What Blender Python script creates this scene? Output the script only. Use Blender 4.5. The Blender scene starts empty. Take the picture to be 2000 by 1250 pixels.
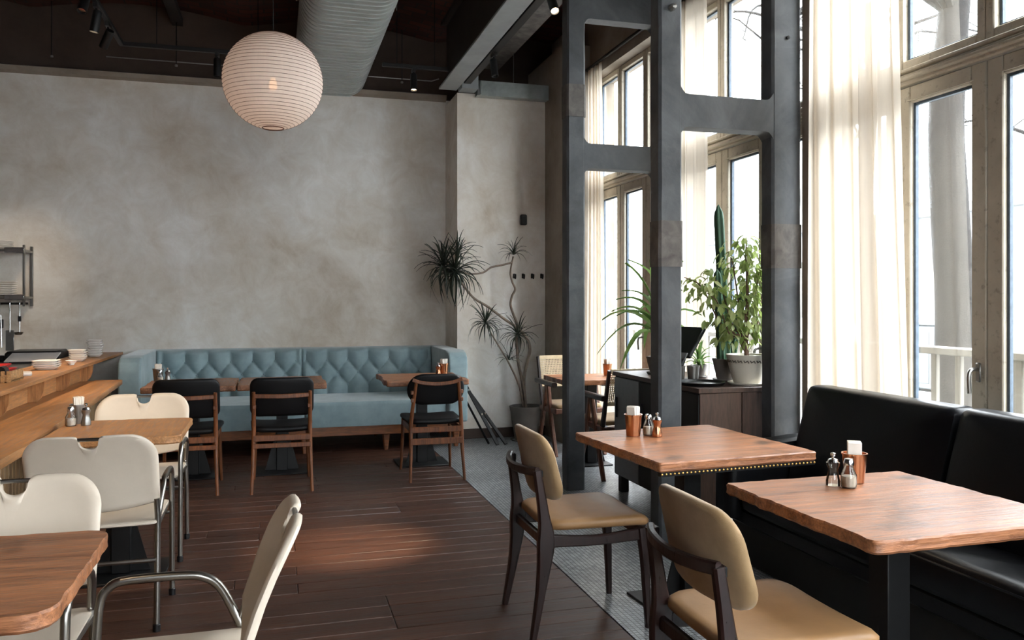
import bpy, bmesh, math, random
from mathutils import Vector, Matrix, noise as mnoise
R = math.radians
PI = math.pi
random.seed(7)
scene = bpy.context.scene
C = scene.collection

# ------------------------------------------------------------------ camera, sky, exposure
cam_d = bpy.data.cameras.new('camera')
cam = bpy.data.objects.new('camera', cam_d); C.objects.link(cam)
cam.location = (0, 0, 1.4)
cam.rotation_euler = (R(90), 0, R(-16.04))
cam_d.sensor_width = 36; cam_d.lens = 28.8; cam_d.shift_y = -0.0175
cam_d.clip_start = .02; cam_d.clip_end = 200
scene.camera = cam
world = bpy.data.worlds.new('overcast_sky'); scene.world = world
world.use_nodes = True
bg = world.node_tree.nodes['Background']
bg.inputs[0].default_value = (.95, .975, 1.0, 1)
_n = world.node_tree.nodes; _l = world.node_tree.links          # overcast sky: three times brighter overhead than at the horizon
_tc = _n.new('ShaderNodeTexCoord'); _sp = _n.new('ShaderNodeSeparateXYZ'); _l.new(_tc.outputs['Generated'], _sp.inputs[0])
_mr = _n.new('ShaderNodeMapRange'); _l.new(_sp.outputs['Z'], _mr.inputs[0]); SKY = 22
_mr.inputs[3].default_value = SKY*.55; _mr.inputs[4].default_value = SKY*1.65; _l.new(_mr.outputs[0], bg.inputs[1])
vs = scene.view_settings
vs.view_transform = 'Standard'; vs.look = 'None'; vs.gamma = 1; vs.use_curve_mapping = False
vs.exposure = 0.0

# ------------------------------------------------------------------ materials
def lin(c):
    return tuple(((v/255)/12.92 if v/255 <= .04045 else ((v/255+.055)/1.055)**2.4) for v in c) + (1,)
MATS = {}
class NT:
    def __init__(s, name):
        s.m = bpy.data.materials.new(name); s.m.use_nodes = True
        s.t = s.m.node_tree; s.t.nodes.clear(); MATS[name] = s.m
        s.out = s.n('ShaderNodeOutputMaterial')
    def n(s, typ, **kw):
        nd = s.t.nodes.new(typ)
        for k, v in kw.items():
            if k in nd.inputs: s.set(nd.inputs[k], v)
            else: setattr(nd, k, v)
        return nd
    def set(s, inp, v):
        if isinstance(v, bpy.types.NodeSocket): s.t.links.new(v, inp)
        else: inp.default_value = v
    def coords(s, kind='Object', scale=(1,1,1), rnd=False, rot=(0,0,0)):
        tc = s.n('ShaderNodeTexCoord'); o = tc.outputs[kind]
        if rnd:
            oi = s.n('ShaderNodeObjectInfo')
            mu = s.n('ShaderNodeMath', operation='MULTIPLY'); s.set(mu.inputs[0], oi.outputs['Random']); mu.inputs[1].default_value = 37.0
            ad = s.n('ShaderNodeVectorMath', operation='ADD'); s.set(ad.inputs[0], o); s.set(ad.inputs[1], mu.outputs[0]); o = ad.outputs[0]
        mp = s.n('ShaderNodeMapping'); s.set(mp.inputs['Vector'], o); mp.inputs['Scale'].default_value = scale; mp.inputs['Rotation'].default_value = rot
        return mp.outputs[0]
    def noise(s, vec, scale, detail=6, rough=.6, dist=0):
        nz = s.n('ShaderNodeTexNoise'); s.set(nz.inputs['Vector'], vec)
        nz.inputs['Scale'].default_value = scale; nz.inputs['Detail'].default_value = detail
        nz.inputs['Roughness'].default_value = rough; nz.inputs['Distortion'].default_value = dist
        return nz.outputs['Fac']
    def ramp(s, fac, stops):
        r = s.n('ShaderNodeValToRGB'); s.set(r.inputs[0], fac); e = r.color_ramp.elements
        while len(e) < len(stops): e.new(.5)
        for i, (p, c) in enumerate(stops): e[i].position = p; e[i].color = c
        return r.outputs[0]
    def mix(s, fac, a, b, mode='MIX'):
        m = s.n('ShaderNodeMix', data_type='RGBA', blend_type=mode)
        s.set(m.inputs[0], fac); s.set(m.inputs[6], a); s.set(m.inputs[7], b)
        return m.outputs[2]
    def bump(s, h, strength=.3, dist=.01, prev=None):
        b = s.n('ShaderNodeBump'); s.set(b.inputs['Height'], h); b.inputs['Strength'].default_value = strength; b.inputs['Distance'].default_value = dist
        if prev is not None: s.set(b.inputs['Normal'], prev)
        return b.outputs[0]
    def bsdf(s, color, rough=.5, metal=0, normal=None, **kw):
        p = s.n('ShaderNodeBsdfPrincipled')
        s.set(p.inputs['Base Color'], color); s.set(p.inputs['Roughness'], rough); s.set(p.inputs['Metallic'], metal)
        if normal is not None: s.set(p.inputs['Normal'], normal)
        for k, v in kw.items(): s.set(p.inputs[k], v)
        s.t.links.new(p.outputs[0], s.out.inputs[0]); return p

def plain(name, rgb, rough=.5, metal=0, var=.12, scale=14, bump=.08, **kw):
    t = NT(name); c = lin(rgb)
    f = t.noise(t.coords(), scale, 4)
    a = tuple(v*(1-var) for v in c[:3])+(1,); b = tuple(min(1, v*(1+var)) for v in c[:3])+(1,)
    t.bsdf(t.ramp(f, [(.3, a), (.7, b)]), rough, metal, t.bump(t.noise(t.coords(), scale*9, 3), bump, .003), **kw)
    return t.m
def wood(name, c1, c2, axis=0, scale=3.0, rough=.45, bump=.25, rnd=True, knots=False, var=.35, stretch=9):
    t = NT(name); sc = [scale*stretch/2]*3; sc[axis] = scale*.5
    v = t.coords('Object', tuple(sc), rnd)
    f = t.noise(v, 1.0, 8, .62, .6); g = t.noise(v, 5.0, 4, .7)
    col = t.ramp(f, [(.3, lin(c1)), (.68, lin(c2))])
    col = t.mix(.48, col, t.ramp(g, [(.38, lin(tuple(x*.55 for x in c1))), (.65, lin(c2))]))
    if knots:
        k = t.noise(t.coords('Object', (5, 5, 5), rnd), 1.0, 3, .5)
        col = t.mix(t.ramp(k, [(.6, (0,0,0,1)), (.74, (.8,.8,.8,1))]), col, lin(tuple(x*.35 for x in c1)))
    oi = t.n('ShaderNodeObjectInfo')
    mr = t.n('ShaderNodeMapRange'); t.set(mr.inputs[0], oi.outputs['Random']); mr.inputs[3].default_value = 1-var; mr.inputs[4].default_value = 1+var*.6
    hs = t.n('ShaderNodeHueSaturation'); t.set(hs.inputs['Value'], mr.outputs[0]); t.set(hs.inputs['Color'], col)
    nb = t.bump(g, bump, .004); nb = t.bump(f, bump, .006, nb)
    t.bsdf(hs.outputs[0], t.ramp(g, [(.3, (rough-.08,)*3+(1,)), (.7, (rough+.15,)*3+(1,))]), 0, nb)
    return t.m

def plaster(name, stops, big=.7, rough=.85):
    t = NT(name); v = t.coords()
    f = t.noise(v, big, 7, .62, .9); g = t.noise(v, 3.2, 8, .7, .5); h = t.noise(v, 34, 5, .7)
    col = t.ramp(f, stops)
    col = t.mix(.36, col, t.ramp(g, [(.3, stops[0][1]), (.62, stops[-1][1])]))
    n1 = t.bump(h, .16, .004); n1 = t.bump(g, .25, .012, n1)
    t.bsdf(col, rough, 0, n1); return t.m
plaster('plaster', [(.34, lin((184,166,144))), (.48, lin((228,219,206))), (.64, lin((247,246,243)))], .42)
plaster('plaster_dark', [(.35, lin((60,48,42))), (.65, lin((84,70,62)))])
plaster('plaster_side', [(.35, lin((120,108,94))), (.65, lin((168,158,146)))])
plaster('concrete', [(.32, lin((50,53,56))), (.5, lin((72,75,79))), (.68, lin((102,105,108)))], 2.2, .62)
plaster('concrete_patch', [(.32, lin((66,64,63))), (.65, lin((118,113,109)))], 9, .9)
# ceiling of red brick vaulting
t = NT('brick_ceiling'); v = t.coords('Object', (1,1,1))
bk = t.n('ShaderNodeTexBrick'); t.set(bk.inputs['Vector'], v)
bk.inputs['Color1'].default_value = lin((104,50,36)); bk.inputs['Color2'].default_value = lin((70,34,28)); bk.inputs['Mortar'].default_value = lin((50,40,36))
bk.inputs['Scale'].default_value = 2.1; bk.inputs['Mortar Size'].default_value = .018
t.bsdf(t.mix(t.noise(v, 3, 5), bk.outputs[0], lin((40,24,20)), 'MIX'), .9, 0, t.bump(bk.outputs['Fac'], -.6, .02))
# mosaic floor
t = NT('mosaic'); v = t.coords('Object', (1,1,1))
bk = t.n('ShaderNodeTexBrick'); t.set(bk.inputs['Vector'], v); bk.offset = 0.0
bk.inputs['Color1'].default_value = lin((186,190,192)); bk.inputs['Color2'].default_value = lin((120,124,128)); bk.inputs['Mortar'].default_value = lin((26,26,28))
bk.inputs['Scale'].default_value = 1.0; bk.inputs['Mortar Size'].default_value = .0022; bk.inputs['Brick Width'].default_value = .022; bk.inputs['Row Height'].default_value = .022; bk.inputs['Mortar Smooth'].default_value = .1
bk.inputs['Bias'].default_value = -.25
wn = t.noise(v, 1.6, 5, .6)
t.bsdf(t.mix(t.ramp(wn, [(.35,(.0,.0,.0,1)),(.7,(.55,.55,.55,1))]), bk.outputs[0], lin((84,84,86)), 'MULTIPLY'), .34, 0, t.bump(bk.outputs['Fac'], -.5, .003))
wood('plank_wood', (50,28,20), (92,58,42), 0, 2.2, .42, .3, True, False, .2, 16)
wood('table_wood', (104,58,34), (196,132,90), 0, 3.2, .36, .5, True, True, .12, 14)
wood('table_wood_long', (92,54,36), (172,116,80), 1, 3.2, .42, .5, True, True, .12, 14)
wood('counter_wood', (150,100,58), (196,142,92), 1, 3.0, .42, .2, True, False, .1, 12)
wood('bracket_wood', (150,98,54), (194,138,86), 2, 3.0, .45, .15, True, False, .14, 10)
wood('ribbed_wood', (92,70,44), (150,118,78), 2, 3.0, .6, .5, True, False, .2, 14)
wood('oak_brown', (92,50,26), (142,84,46), 2, 4.0, .4, .15, True, False, .12, 8)
wood('rail_wood', (112,64,34), (152,92,52), 0, 3.0, .42, .15, True, False, .1, 9)
wood('dark_wood', (26,13,11), (44,23,19), 2, 4.0, .34, .12, True, False, .1, 8)
wood('mid_wood', (84,50,36), (126,80,58), 2, 4.0, .4, .12, True, False, .1, 8)
wood('cabinet_wood', (66,48,40), (100,76,64), 2, 2.6, .45, .15, True, False, .08, 10)
wood('crate_wood', (150,108,66), (190,146,98), 1, 5.0, .55, .2, True, False, .1, 8)
plain('black_leather', (6,7,11), .36, 0, .2, 6, .15, **{'Specular IOR Level': .3})
plain('chair_black', (6,6,8), .5, 0, .2, 10, .12, **{'Specular IOR Level': .3})
t = NT('tan_fabric'); v = t.coords()
t.bsdf(t.ramp(t.noise(v, 9, 5), [(.3, lin((146,116,78))), (.7, lin((172,142,102)))]), .72, 0, t.bump(t.noise(v, 420, 2), .25, .002), **{'Sheen Weight': .25})
plain('tan_leather', (150,113,74), .5, 0, .1, 9, .12)
t = NT('blue_velvet'); v = t.coords()
t.bsdf(t.ramp(t.noise(v, 6, 5), [(.3, lin((126,148,153))), (.7, lin((152,172,176)))]), .8, 0, t.bump(t.noise(v, 260, 2), .2, .002), **{'Sheen Weight': .5, 'Sheen Roughness': .4})
plain('cream_vinyl', (208,195,178), .45, 0, .05, 5, .1)
plain('steel_tube', (150,146,140), .3, 1, .12, 8, .05)
plain('chrome', (205,205,205), .16, 1, .05)
plain('dull_steel', (150,148,144), .38, 1, .1)
plain('galvanised', (168,176,174), .42, .75, .22, 7, .1)
plain('duct_metal', (176,182,180), .5, .45, .1, 4, .05)
plain('black_steel', (12,12,13), .45, .2, .25, 9, .15)
plain('track_black', (10,10,11), .5, 0, .1)
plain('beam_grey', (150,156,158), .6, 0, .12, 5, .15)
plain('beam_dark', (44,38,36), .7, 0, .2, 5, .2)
plain('copper', (196,140,104), .25, 1, .08, 6, .05)
plain('paper', (240,234,224), .8, 0, .04, 30, .1)
plain('porcelain', (240,236,230), .25, 0, .03)
plain('salt', (226,214,198), .9, 0, .1, 60, .4)
plain('peppercorn', (70,52,42), .9, 0, .4, 90, .5)
plain('red_plastic', (168,34,36), .4, 0, .1)
plain('black_plastic', (14,14,16), .4, 0, .1)
plain('grey_panel', (120,120,120), .35, .2, .1)
plain('white_plastic', (196,192,190), .5, 0, .06)
t = NT('window_paint'); v = t.coords()
t.bsdf(t.mix(t.ramp(t.noise(v, 26, 6, .7), [(.56,(0,0,0,1)),(.7,(.5,.5,.5,1))]), t.ramp(t.noise(v, 5, 5), [(.3, lin((172,162,144))), (.7, lin((196,187,170)))]), lin((96,82,66))), .55, 0, t.bump(t.noise(v, 40, 4), .2, .003))
plain('gasket', (70,84,98), .5, 0, .25, 30, .2)
plain('terracotta_grey', (110,104,98), .8, 0, .12, 9, .15)
plain('glazed_pot', (214,206,190), .3, 0, .05, 9, .05)
plain('pot_motif', (96,88,76), .4, 0, .1)
plain('soil', (48,36,28), .95, 0, .4, 60, .8)
plain('stem_bark', (120,106,94), .85, 0, .25, 30, .4)
plain('ficus_bark', (96,70,54), .85, 0, .25, 30, .4)
plain('tree_bark', (33,29,26), .95, 0, .35, 7, .9)
plain('cane', (226,206,172), .6, 0, .08, 40, .1)
plain('cactus_skin', (50,84,58), .55, 0, .2, 14, .2)
plain('pale_street', (128,128,126), .9, 0, .08, 2, .1)
plain('pale_facade', (150,154,160), .9, 0, .06, 1, .1)
plain('facade_glass', (120,128,138), .2, 0, .1, 2, .02)
plain('rail_paint', (118,114,106), .7, 0, .1, 8, .1)
plain('grey_box', (96,102,106), .6, 0, .1)
plain('brass', (196,150,84), .35, 1, .1)
plain('wall_black', (16,15,15), .6, 0, .1)
def leafmat(name, c1, c2):
    t = NT(name); oi = t.n('ShaderNodeObjectInfo')
    col = t.ramp(oi.outputs['Random'], [(0, lin(c1)), (1, lin(c2))])
    p = t.n('ShaderNodeBsdfPrincipled'); t.set(p.inputs['Base Color'], col); p.inputs['Roughness'].default_value = .4
    tr = t.n('ShaderNodeBsdfTranslucent'); t.set(tr.inputs[0], col)
    mx = t.n('ShaderNodeMixShader'); mx.inputs[0].default_value = .4
    t.t.links.new(p.outputs[0], mx.inputs[1]); t.t.links.new(tr.outputs[0], mx.inputs[2]); t.t.links.new(mx.outputs[0], t.out.inputs[0])
leafmat('dracaena_leaf', (38,44,38), (66,74,60))
leafmat('ficus_leaf', (118,138,66), (206,212,150))
leafmat('strap_leaf', (84,120,60), (134,164,92))
def sheer(name, rgb, transp, trans):
    t = NT(name); c = lin(rgb)
    f = t.noise(t.coords('Object', (60, 60, 4)), 1, 3)
    col = t.ramp(f, [(.3, tuple(v*.94 for v in c[:3])+(1,)), (.7, c)])
    d = t.n('ShaderNodeBsdfDiffuse'); t.set(d.inputs[0], col)
    tr = t.n('ShaderNodeBsdfTranslucent'); t.set(tr.inputs[0], col)
    tp = t.n('ShaderNodeBsdfTransparent')
    m1 = t.n('ShaderNodeMixShader'); m1.inputs[0].default_value = trans
    t.t.links.new(d.outputs[0], m1.inputs[1]); t.t.links.new(tr.outputs[0], m1.inputs[2])
    m2 = t.n('ShaderNodeMixShader'); m2.inputs[0].default_value = transp
    t.t.links.new(m1.outputs[0], m2.inputs[1]); t.t.links.new(tp.outputs[0], m2.inputs[2])
    t.t.links.new(m2.outputs[0], t.out.inputs[0])
sheer('sheer_curtain', (226,214,198), .10, .5)
sheer('lantern_paper', (252,242,234), .05, .45)
def glassmat(name, tint, fac):
    t = NT(name)
    tp = t.n('ShaderNodeBsdfTransparent'); tp.inputs[0].default_value = tint
    gl = t.n('ShaderNodeBsdfGlossy'); gl.inputs['Roughness'].default_value = .03
    fr = t.n('ShaderNodeFresnel'); fr.inputs[0].default_value = 1.45
    mu = t.n('ShaderNodeMath', operation='MULTIPLY'); t.set(mu.inputs[0], fr.outputs[0]); mu.inputs[1].default_value = fac
    m = t.n('ShaderNodeMixShader'); t.set(m.inputs[0], mu.outputs[0])
    t.t.links.new(tp.outputs[0], m.inputs[1]); t.t.links.new(gl.outputs[0], m.inputs[2]); t.t.links.new(m.outputs[0], t.out.inputs[0])
glassmat('window_glass', (.94,.96,.97,1), .3)
glassmat('bottle_glass', (.86,.86,.84,1), 1.6)
def glow(name, rgb, s):
    t = NT(name); e = t.n('ShaderNodeEmission'); e.inputs[0].default_value = lin(rgb); e.inputs[1].default_value = s
    t.t.links.new(e.outputs[0], t.out.inputs[0])
glow('bulb_glow', (255,196,140), 9)
glow('lamp_glow', (255,226,190), 12)

# ------------------------------------------------------------------ mesh helpers
def spline(pts, n=6):
    P = [Vector(p) for p in pts]; P = [P[0]*2-P[1]]+P+[P[-1]*2-P[-2]]; out = []
    for i in range(1, len(P)-2):
        a, b, c, d = P[i-1:i+3]
        for k in range(n):
            t = k/n
            out.append(.5*((2*b)+(c-a)*t+(2*a-5*b+4*c-d)*t*t+(3*b-3*c+d-a)*t**3))
    out.append(P[-2]); return out
def rrect(w, h, r, n=5, sub=.06):
    pts = []
    for cx, cy, a0 in ((w/2-r, h/2-r, 0), (-w/2+r, h/2-r, 90), (-w/2+r, -h/2+r, 180), (w/2-r, -h/2+r, 270)):
        for k in range(n+1):
            a = R(a0+90*k/n); pts.append((cx+r*math.cos(a), cy+r*math.sin(a)))
    out = []
    for i, p in enumerate(pts):
        q = pts[(i+1) % len(pts)]; L = math.dist(p, q)
        out.append(p)
        m = int(L/sub)
        for k in range(1, m): out.append((p[0]+(q[0]-p[0])*k/m, p[1]+(q[1]-p[1])*k/m))
    return out
def rim(t, edge=.985):   # profile of a flat slab with softened edges
    return [(0, 0), (.33, 0), (.66, 0), (edge, 0), (1, t*.25), (1, t*.75), (edge, t), (.66, t), (.33, t), (0, t)]
def puff(t, dome=.25):   # profile of a padded cushion
    e = [(0, -dome*t), (.3, -dome*t*.9), (.6, -dome*t*.6), (.85, -dome*t*.1), (.95, t*.06), (1, t*.3)]
    return e + [(s, t-c) for s, c in reversed(e)]
class MB:
    def __init__(s): s.bm = bmesh.new()
    def box(s, c, d, bev=0, rot=None, seg=1):
        M = Matrix.Translation(Vector(c))
        if rot is not None: M = M @ (Matrix.Rotation(rot, 4, 'Z') if not isinstance(rot, Matrix) else rot.to_4x4())
        M = M @ Matrix.Diagonal((d[0], d[1], d[2], 1))
        g = bmesh.ops.create_cube(s.bm, size=1, matrix=M)
        if bev:
            ed = {e for v in g['verts'] for e in v.link_edges}
            bmesh.ops.bevel(s.bm, geom=list(ed), offset=bev, segments=seg, affect='EDGES', profile=.5)
        return s
    def b2(s, x0, x1, y0, y1, z0, z1, bev=0):
        return s.box(((x0+x1)/2, (y0+y1)/2, (z0+z1)/2), (abs(x1-x0), abs(y1-y0), abs(z1-z0)), bev)
    def rings(s, rings, closed=True, cap=True):
        vs_ = [[s.bm.verts.new(p) for p in r] for r in rings]
        n = len(vs_[0])
        for a, b in zip(vs_, vs_[1:]):
            for i in range(n if closed else n-1):
                j = (i+1) % n; s.bm.faces.new((a[i], a[j], b[j], b[i]))
        if cap and closed:
            s.bm.faces.new(list(reversed(vs_[0]))); s.bm.faces.new(vs_[-1])
        return s
    def tube(s, pts, r, seg=8, cap=True):
        P = [Vector(p) for p in pts]; n = len(P)
        rad = r if isinstance(r, (list, tuple)) else [r]*n
        if len(rad) != n: rad = [rad[0]+(rad[-1]-rad[0])*i/(n-1) for i in range(n)]
        rings = []; up = None
        for i in range(n):
            tg = (P[min(i+1, n-1)]-P[max(i-1, 0)]).normalized()
            if up is None: up = tg.orthogonal().normalized()
            up = (up - tg*up.dot(tg)).normalized(); sd = tg.cross(up)
            rings.append([P[i]+(up*math.cos(2*PI*k/seg)+sd*math.sin(2*PI*k/seg))*rad[i] for k in range(seg)])
        return s.rings(rings, True, cap)
    def bar(s, pts, dims, side=(1,0,0)):   # rectangular section swept along points; dims [(w along side, d)]
        P = [Vector(p) for p in pts]; n = len(P); sv = Vector(side); rings = []
        for i in range(n):
            tg = (P[min(i+1, n-1)]-P[max(i-1, 0)]).normalized()
            a = (sv - tg*sv.dot(tg)).normalized(); b = tg.cross(a)
            w, d = dims[min(i, len(dims)-1)]; e = min(w, d)*.22
            q = []
            for x, y in ((1,1),(-1,1),(-1,-1),(1,-1)):
                hx, hy = w/2, d/2
                c1 = (x*hx, y*(hy-e)); c2 = (x*(hx-e), y*hy)
                q += [c1, c2] if x*y > 0 else [c2, c1]
            rings.append([P[i]+a*u+b*v for u, v in q])
        return s.rings(rings)
    def lathe(s, prof, o=(0,0,0), seg=20, sx=1, sy=1, cap=True):
        rings = [[(o[0]+r*math.cos(2*PI*k/seg)*sx, o[1]+r*math.sin(2*PI*k/seg)*sy, o[2]+z) for k in range(seg)] for r, z in prof]
        return s.rings(rings, True, cap)
    def pad(s, outline, prof, f):
        n = len(outline); prev = None
        for sc, c in prof:
            if sc == 0: cur = [s.bm.verts.new(f(0, 0, c))]
            else: cur = [s.bm.verts.new(f(a*sc, b*sc, c)) for a, b in outline]
            if prev is not None:
                for i in range(n):
                    j = (i+1) % n
                    if len(prev) == 1: s.bm.faces.new((prev[0], cur[j], cur[i]))
                    elif len(cur) == 1: s.bm.faces.new((prev[i], prev[j], cur[0]))
                    else: s.bm.faces.new((prev[i], prev[j], cur[j], cur[i]))
            prev = cur
        return s
    def grid(s, nu, nv, f):
        V = [[s.bm.verts.new(f(i/nu, j/nv)) for j in range(nv+1)] for i in range(nu+1)]
        for i in range(nu):
            for j in range(nv): s.bm.faces.new((V[i][j], V[i+1][j], V[i+1][j+1], V[i][j+1]))
        return s
    def prism(s, poly, a0, a1, f):   # polygon in 2D, extruded from a0 to a1, f maps (u, v, a) to 3D
        return s.rings([[f(u, v, a0) for u, v in poly], [f(u, v, a1) for u, v in poly]])
    def mesh(s, name, mat, smooth=True, ang=38):
        bmesh.ops.recalc_face_normals(s.bm, faces=s.bm.faces[:])
        me = bpy.data.meshes.new(name); s.bm.to_mesh(me); s.bm.free()
        me.materials.append(MATS[mat])
        if smooth: me.shade_smooth(); me.set_sharp_from_angle(angle=R(ang))
        else: me.shade_flat()
        return me
    def build(s, name, mat, parent=None, smooth=True, ang=38, **kw):
        return link(name, s.mesh(name, mat, smooth, ang), parent, **kw)
def link(name, me, parent=None, loc=(0,0,0), rot=(0,0,0), scale=(1,1,1)):
    o = bpy.data.objects.new(name, me); C.objects.link(o); o.parent = parent
    o.location = loc; o.rotation_euler = rot; o.scale = scale
    return o
def tag(o, label=None, cat=None, group=None, kind=None):
    if label: o['label'] = label
    if cat: o['category'] = cat
    if group: o['group'] = group
    if kind: o['kind'] = kind
    return o
def thing(name, label, cat, loc=(0,0,0), rotz=0, group=None):
    o = bpy.data.objects.new(name, None); C.objects.link(o); o.empty_display_size = .1
    o.location = loc; o.rotation_euler = (0, 0, R(rotz))
    return tag(o, label, cat, group)
def copy_tree(o, parent=None):
    c = o.copy(); C.objects.link(c); c.parent = parent
    for ch in list(o.children): copy_tree(ch, c)
    return c
def dup(o, label, loc, rotz=0):
    c = copy_tree(o); c.location = loc; c.rotation_euler = (0, 0, R(rotz)); c['label'] = label
    return c
def struct(o): o['kind'] = 'structure'; return o

# ------------------------------------------------------------------ room shell
YB, YP, XP, XC = 8.8, 8.2, 1.775, 2.72       # back wall, pilaster front and left side, corner pier face
XL, YF, ZC = -3.6, -2.6, 4.22
floor = struct(MB().b2(XL-.1, 3.3, YF-.1, YB+.2, -.14, -.022).build('floor', 'soil', None, False))
pw = .139; row = 0; y = YF
plank_meshes = {}
while y < YB:
    edges = [XL]
    x = XL + random.uniform(.7, 2.4)
    while x < 1.0: edges.append(round(x, 1)); x += random.choice((1.7, 2.1, 2.5))
    edges.append(1.43)
    for a, b in zip(edges, edges[1:]):
        L = round(b-a, 2)
        if L not in plank_meshes:
            plank_meshes[L] = MB().box((0, 0, -.011), (L-.003, pw-.004, .022), .0025).mesh('plank', 'plank_wood')
        link('plank', plank_meshes[L], floor, ((a+b)/2, y+pw/2, random.uniform(-.0012, 0)))
    y += pw; row += 1
MB().b2(1.434, 3.3, YF, YB, -.022, 0).build('mosaic_paving', 'mosaic', floor, False)

wall_back = struct(MB().b2(XL-.2, XP+.3, YB, YB+.2, 0, 3.60).build('wall_back', 'plaster', None, False))
MB().b2(XL-.2, 3.3, YB+.001, YB+.2, 3.6, ZC+.3).build('frieze', 'plaster_dark', wall_back, False)
MB().prism([(0,0),(-.05,.02),(-.07,.06),(-.03,.075),(0,.075)], XL, XP, lambda u,v,a: (a, YB+u, 3.58+v)).build('cornice', 'plaster_side', wall_back)
wp = struct(MB().b2(XP, 3.3, YP, YB+.2, 0, 3.54).build('wall_pilaster', 'plaster', None, False))
struct(MB().b2(XP+.01, XC, YP-.018, YP, 0, .1, .004).build('baseboard_back', 'plaster_dark'))
struct(MB().b2(XL-.2, XL, YF, YB, 0, ZC+.3).build('wall_left', 'plaster_dark', None, False))
FW = (.0, 2.8, .95, 3.1)      # unseen window added behind the camera to brighten the back wall
m = MB(); m.b2(XL-.2, FW[0], YF-.2, YF, 0, ZC+.3); m.b2(FW[1], 3.3, YF-.2, YF, 0, ZC+.3); m.b2(FW[0], FW[1], YF-.2, YF, 0, FW[2]); m.b2(FW[0], FW[1], YF-.2, YF, FW[3], ZC+.3)
struct(m.build('wall_front', 'plaster_dark', None, False))
w = bpy.data.objects.new('window_6', None); C.objects.link(w); w['kind'] = 'structure'
for k in range(4):
    a = FW[0]+.7*k; b = a+.7; m = MB()
    for q in ((a, a+.06, FW[2], FW[3]), (b-.06, b, FW[2], FW[3]), (a+.06, b-.06, FW[2], FW[2]+.06), (a+.06, b-.06, FW[3]-.06, FW[3])): m.b2(q[0], q[1], YF-.13, YF-.06, q[2], q[3], .005)
    lf = m.build('leaf', 'window_paint', w)
    MB().b2(a+.06, b-.06, YF-.1, YF-.094, FW[2]+.06, FW[3]-.06).build('pane', 'window_glass', lf, False)
ceiling = MB()
def vault(u, v):
    x = XL-.2+(3.5-XL)*u; return (x, YF-.2+(YB-YF+.4)*v, ZC+.12*abs(math.sin(PI*(x+.3)/1.95)))
ceiling.grid(84, 1, vault)
ceiling.rings([[(XL-.2,YF-.2,ZC+.3),(3.4,YF-.2,ZC+.3),(3.4,YB+.2,ZC+.3),(XL-.2,YB+.2,ZC+.3)],[(XL-.2,YF-.2,ZC+.4),(3.4,YF-.2,ZC+.4),(3.4,YB+.2,ZC+.4),(XL-.2,YB+.2,ZC+.4)]])
struct(ceiling.build('ceiling', 'brick_ceiling', None, True, 60))

# window wall: bays of leaves .56 wide
XW = 3.15
BAYS = [(-2.36, -.68), (-.52, 1.72), (1.88, 4.12), (4.2, 5.88), (6.03, 7.71)]  # first bay, behind the camera, is added to let in more light
wr = MB()
wr.b2(3.0, 3.3, YF, YB, 3.62, ZC+.3)
wr.b2(3.0, 3.3, YF, YB, -.1, .06)
for a, b in ((YF, -2.36), (-.68, -.52), (1.72, 1.88), (4.12, 4.2), (5.88, 6.03), (7.71, YB)): wr.b2(3.0, 3.3, a, b, .06, 3.62)
wr.b2(XC, 3.0, 7.62, YB, 0, 3.95)
struct(wr.build('wall_right', 'plaster_side', None, False))
def frame_ring(m, x, d, y0, y1, z0, z1, w, bev=.006):
    m.b2(x-d/2, x+d/2, y0, y0+w, z0, z1, bev); m.b2(x-d/2, x+d/2, y1-w, y1, z0, z1, bev)
    m.b2(x-d/2, x+d/2, y0+w, y1-w, z0, z0+w, bev); m.b2(x-d/2, x+d/2, y0+w, y1-w, z1-w, z1, bev)
for wi, (y0, y1) in enumerate(BAYS):
    w = bpy.data.objects.new('window_%d' % (wi+1), None); C.objects.link(w); w['kind'] = 'structure'
    m = MB(); m.b2(3.10, 3.24, y0, y1, 2.512, 2.572, .008); m.b2(3.075, 3.11, y0, y1, 2.53, 2.552, .006)
    m.b2(3.085, 3.13, y0, y1, 2.572, 2.592, .006)
    m.build('transom', 'window_paint', w)
    n = round((y1-y0)/.56)
    for k in range(n):
        a = y0+.56*k; b = a+.56
        m = MB(); frame_ring(m, XW, .06, a+.003, b-.003, .065, 2.506, .085)
        m.b2(XW-.036, XW-.03, a+.07, b-.07, .06+.07, .06+.078); m.b2(XW-.036, XW-.03, a+.072, b-.072, 2.43, 2.436)
        lf = m.build('leaf', 'window_paint', w)
        m = MB(); frame_ring(m, XW+.004, .022, a+.088, b-.088, .15, 2.421, .014, .002); m.build('glazing_bead', 'gasket', lf)
        MB().b2(XW+.002, XW+.008, a+.1, b-.1, .163, 2.408).build('pane', 'window_glass', lf, False)
        m = MB(); frame_ring(m, XW, .08, a, b, 2.592, 3.62, .048); uf = m.build('top_light', 'window_paint', w)
        m = MB(); frame_ring(m, XW+.004, .022, a+.05, b-.05, 2.642, 3.57, .014, .002); m.build('glazing_bead', 'gasket', uf)
        MB().b2(XW+.002, XW+.008, a+.062, b-.062, 2.655, 3.557).build('pane', 'window_glass', uf, False)
        if k % 2 == (1 if n == 3 else 0) or (n == 4 and k == 2):
            hy = b-.036 if n == 4 and k == 2 else a+.04
            if n == 4 and k == 2: hy = a+.04
            m = MB(); m.b2(XW-.042, XW-.03, hy-.014, hy+.014, 1.03, 1.12, .005)
            m.tube(spline([(XW-.036, hy, 1.09), (XW-.075, hy, 1.088), (XW-.09, hy, 1.06), (XW-.085, hy+.002, .98)]), .0095, 8)
            m.build('handle', 'dull_steel', lf)
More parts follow.
